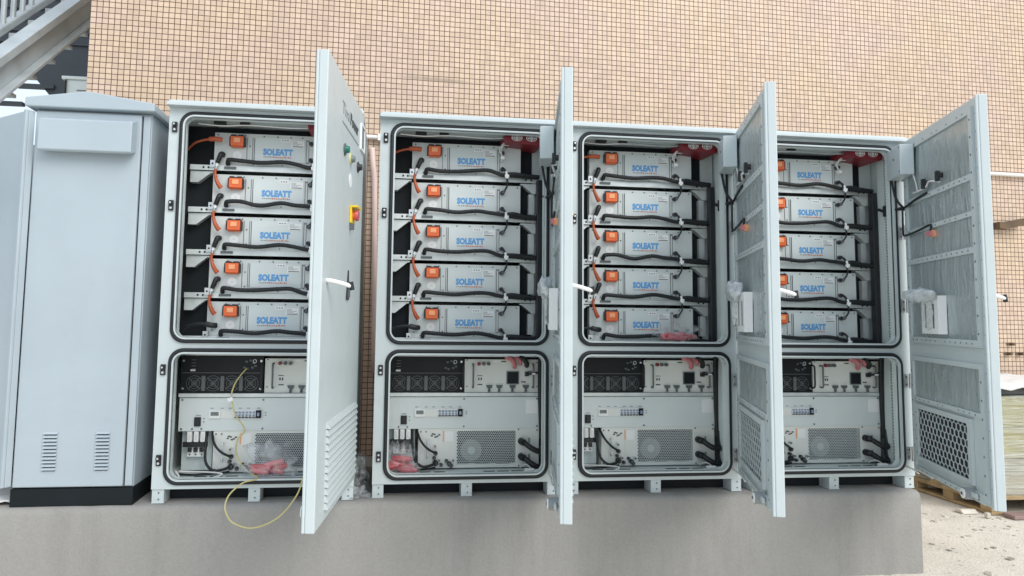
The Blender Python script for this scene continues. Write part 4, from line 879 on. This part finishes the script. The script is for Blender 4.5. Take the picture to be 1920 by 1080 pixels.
# ---------------------------------------------------------------- wrapped pallet and debris at right
t = thing('wooden_pallet', 'wooden pallet under film-wrapped cartons by the tiled wall at right', 'pallet', (3.80, .92, GZ))
for k in range(4):
    mb = MB(); y = .0 + k * .235; mb.box(-.0, 1.3, y, y + .09, .105, .13, 'wood'); mb.build('deck_board', t, .003)
for x in (0, .6, 1.2):
    mb = MB(); mb.box(x, x + .1, .002, .79, .004, .025, 'wood'); mb.box(x, x + .1, .002, .79, .08, .1045, 'wood')
    for y in (.0, .34, .69): mb.box(x + .004, x + .096, y + .004, y + .10, .0255, .0795, 'wood')
    mb.build('bearer', t, .003)
cg = 'wrapped cartons on the pallet'
z0 = GZ + .131; k = 0
for lay, (h, mt, word) in enumerate(((.25, 'carton_grey', 'bottom'), (.22, 'carton', 'middle'), (.22, 'carton', 'upper'))):
    for i in range(2):
        for j in range(2):
            mb = MB(); x = 3.83 + i * .62; y = .95 + j * .36; mb.box(x + rnd.uniform(0, .012), x + .60, y + rnd.uniform(0, .01), y + .345, z0 + .002, z0 + h - .004, mt)
            c = mb.build('carton', None, .006); tag(c, f'{"grey" if lay == 0 else "buff"} carton in the {word} layer under film, {"front" if j == 0 else "back"} {"left" if i == 0 else "right"} corner', 'carton', cg)
    z0 += h
mb = MB(); O = rrect(3.815, 5.08, .935, 1.685, .03, 3)
loops = []
for k in range(15):
    z = GZ + .10 + (z0 + .01 - GZ - .10) * k / 14; loops.append([(x + rnd.uniform(-.008, .004), y + rnd.uniform(-.008, .004), z) for x, y in O])
mb.ring(loops, 'wrap', True); tag(mb.build('stretch_film'), 'wrinkled clear stretch film wound round the cartons on the pallet', 'film')
mb = MB(); mb.box(3.82, 5.06, .94, 1.67, z0 + .011, z0 + .06, 'ink'); tag(mb.build('dark_tray', None, .01), 'flat dark tray on top of the wrapped cartons', 'tray')
mb = MB(); n = 14; vs = []
for j in range(n + 1):
    for i in range(n + 1): vs.append((3.79 + 1.3 * i / n, .90 + .80 * j / n, z0 + .07 + rnd.uniform(0, .028) - (.03 if j == 0 or i == 0 else 0)))
mb.add(vs, [(j * (n + 1) + i, j * (n + 1) + i + 1, (j + 1) * (n + 1) + i + 1, (j + 1) * (n + 1) + i) for j in range(n) for i in range(n)], 'sheet', True)
o = mb.build('cover_sheet'); sm = o.modifiers.new('thickness', 'SOLIDIFY'); sm.thickness = .012; tag(o, 'rumpled white sheet covering the top of the pallet load', 'sheet')
mb = MB(); mb.box(3.86, 4.9, .80, .9, GZ + .004, GZ + .03, 'brownplate'); tag(mb.build('brown_board', None, .004), 'reddish brown board lying on the ground before the pallet', 'board')
mb = MB(); mb.prism_yz([(.96, GZ + .004), (1.03, GZ + .004), (1.05, GZ + .02), (.99, GZ + .03)], 3.62, 3.74, 'trash'); tag(mb.build('foam_scrap', None, .006), 'flat pale scrap on the ground beside the pallet', 'scrap')
mb = MB(); mb.box(3.70, 3.73, .85, .88, GZ + .003, GZ + .04, 'trash'); tag(mb.build('foam_scrap', None, .006), 'small pale block on the ground below the rightmost open door', 'scrap')
# scattered chips of stone and mortar
mb = MB(); rnd = random.Random(77)
for k in range(520):
    x = rnd.uniform(2.5, 4.6); y = rnd.uniform(-1.6, 1.0); s = rnd.choice((.003, .003, .004, .005, .007, .011)) * rnd.uniform(.7, 1.3); a = rnd.uniform(0, 3.1); c, q = math.cos(a), math.sin(a)
    mb.obox((x, y, GZ + s * .25), (s * c * 1.6, s * q * 1.6, rnd.uniform(-.2, .2) * s), (-s * q, s * c, 0), (0, 0, s * .35), rnd.choice(('debris', 'trash', 'trash', 'trash', 'sand', 'sand', 'plinth')))
tag(mb.build('gravel_chips'), kind='stuff')
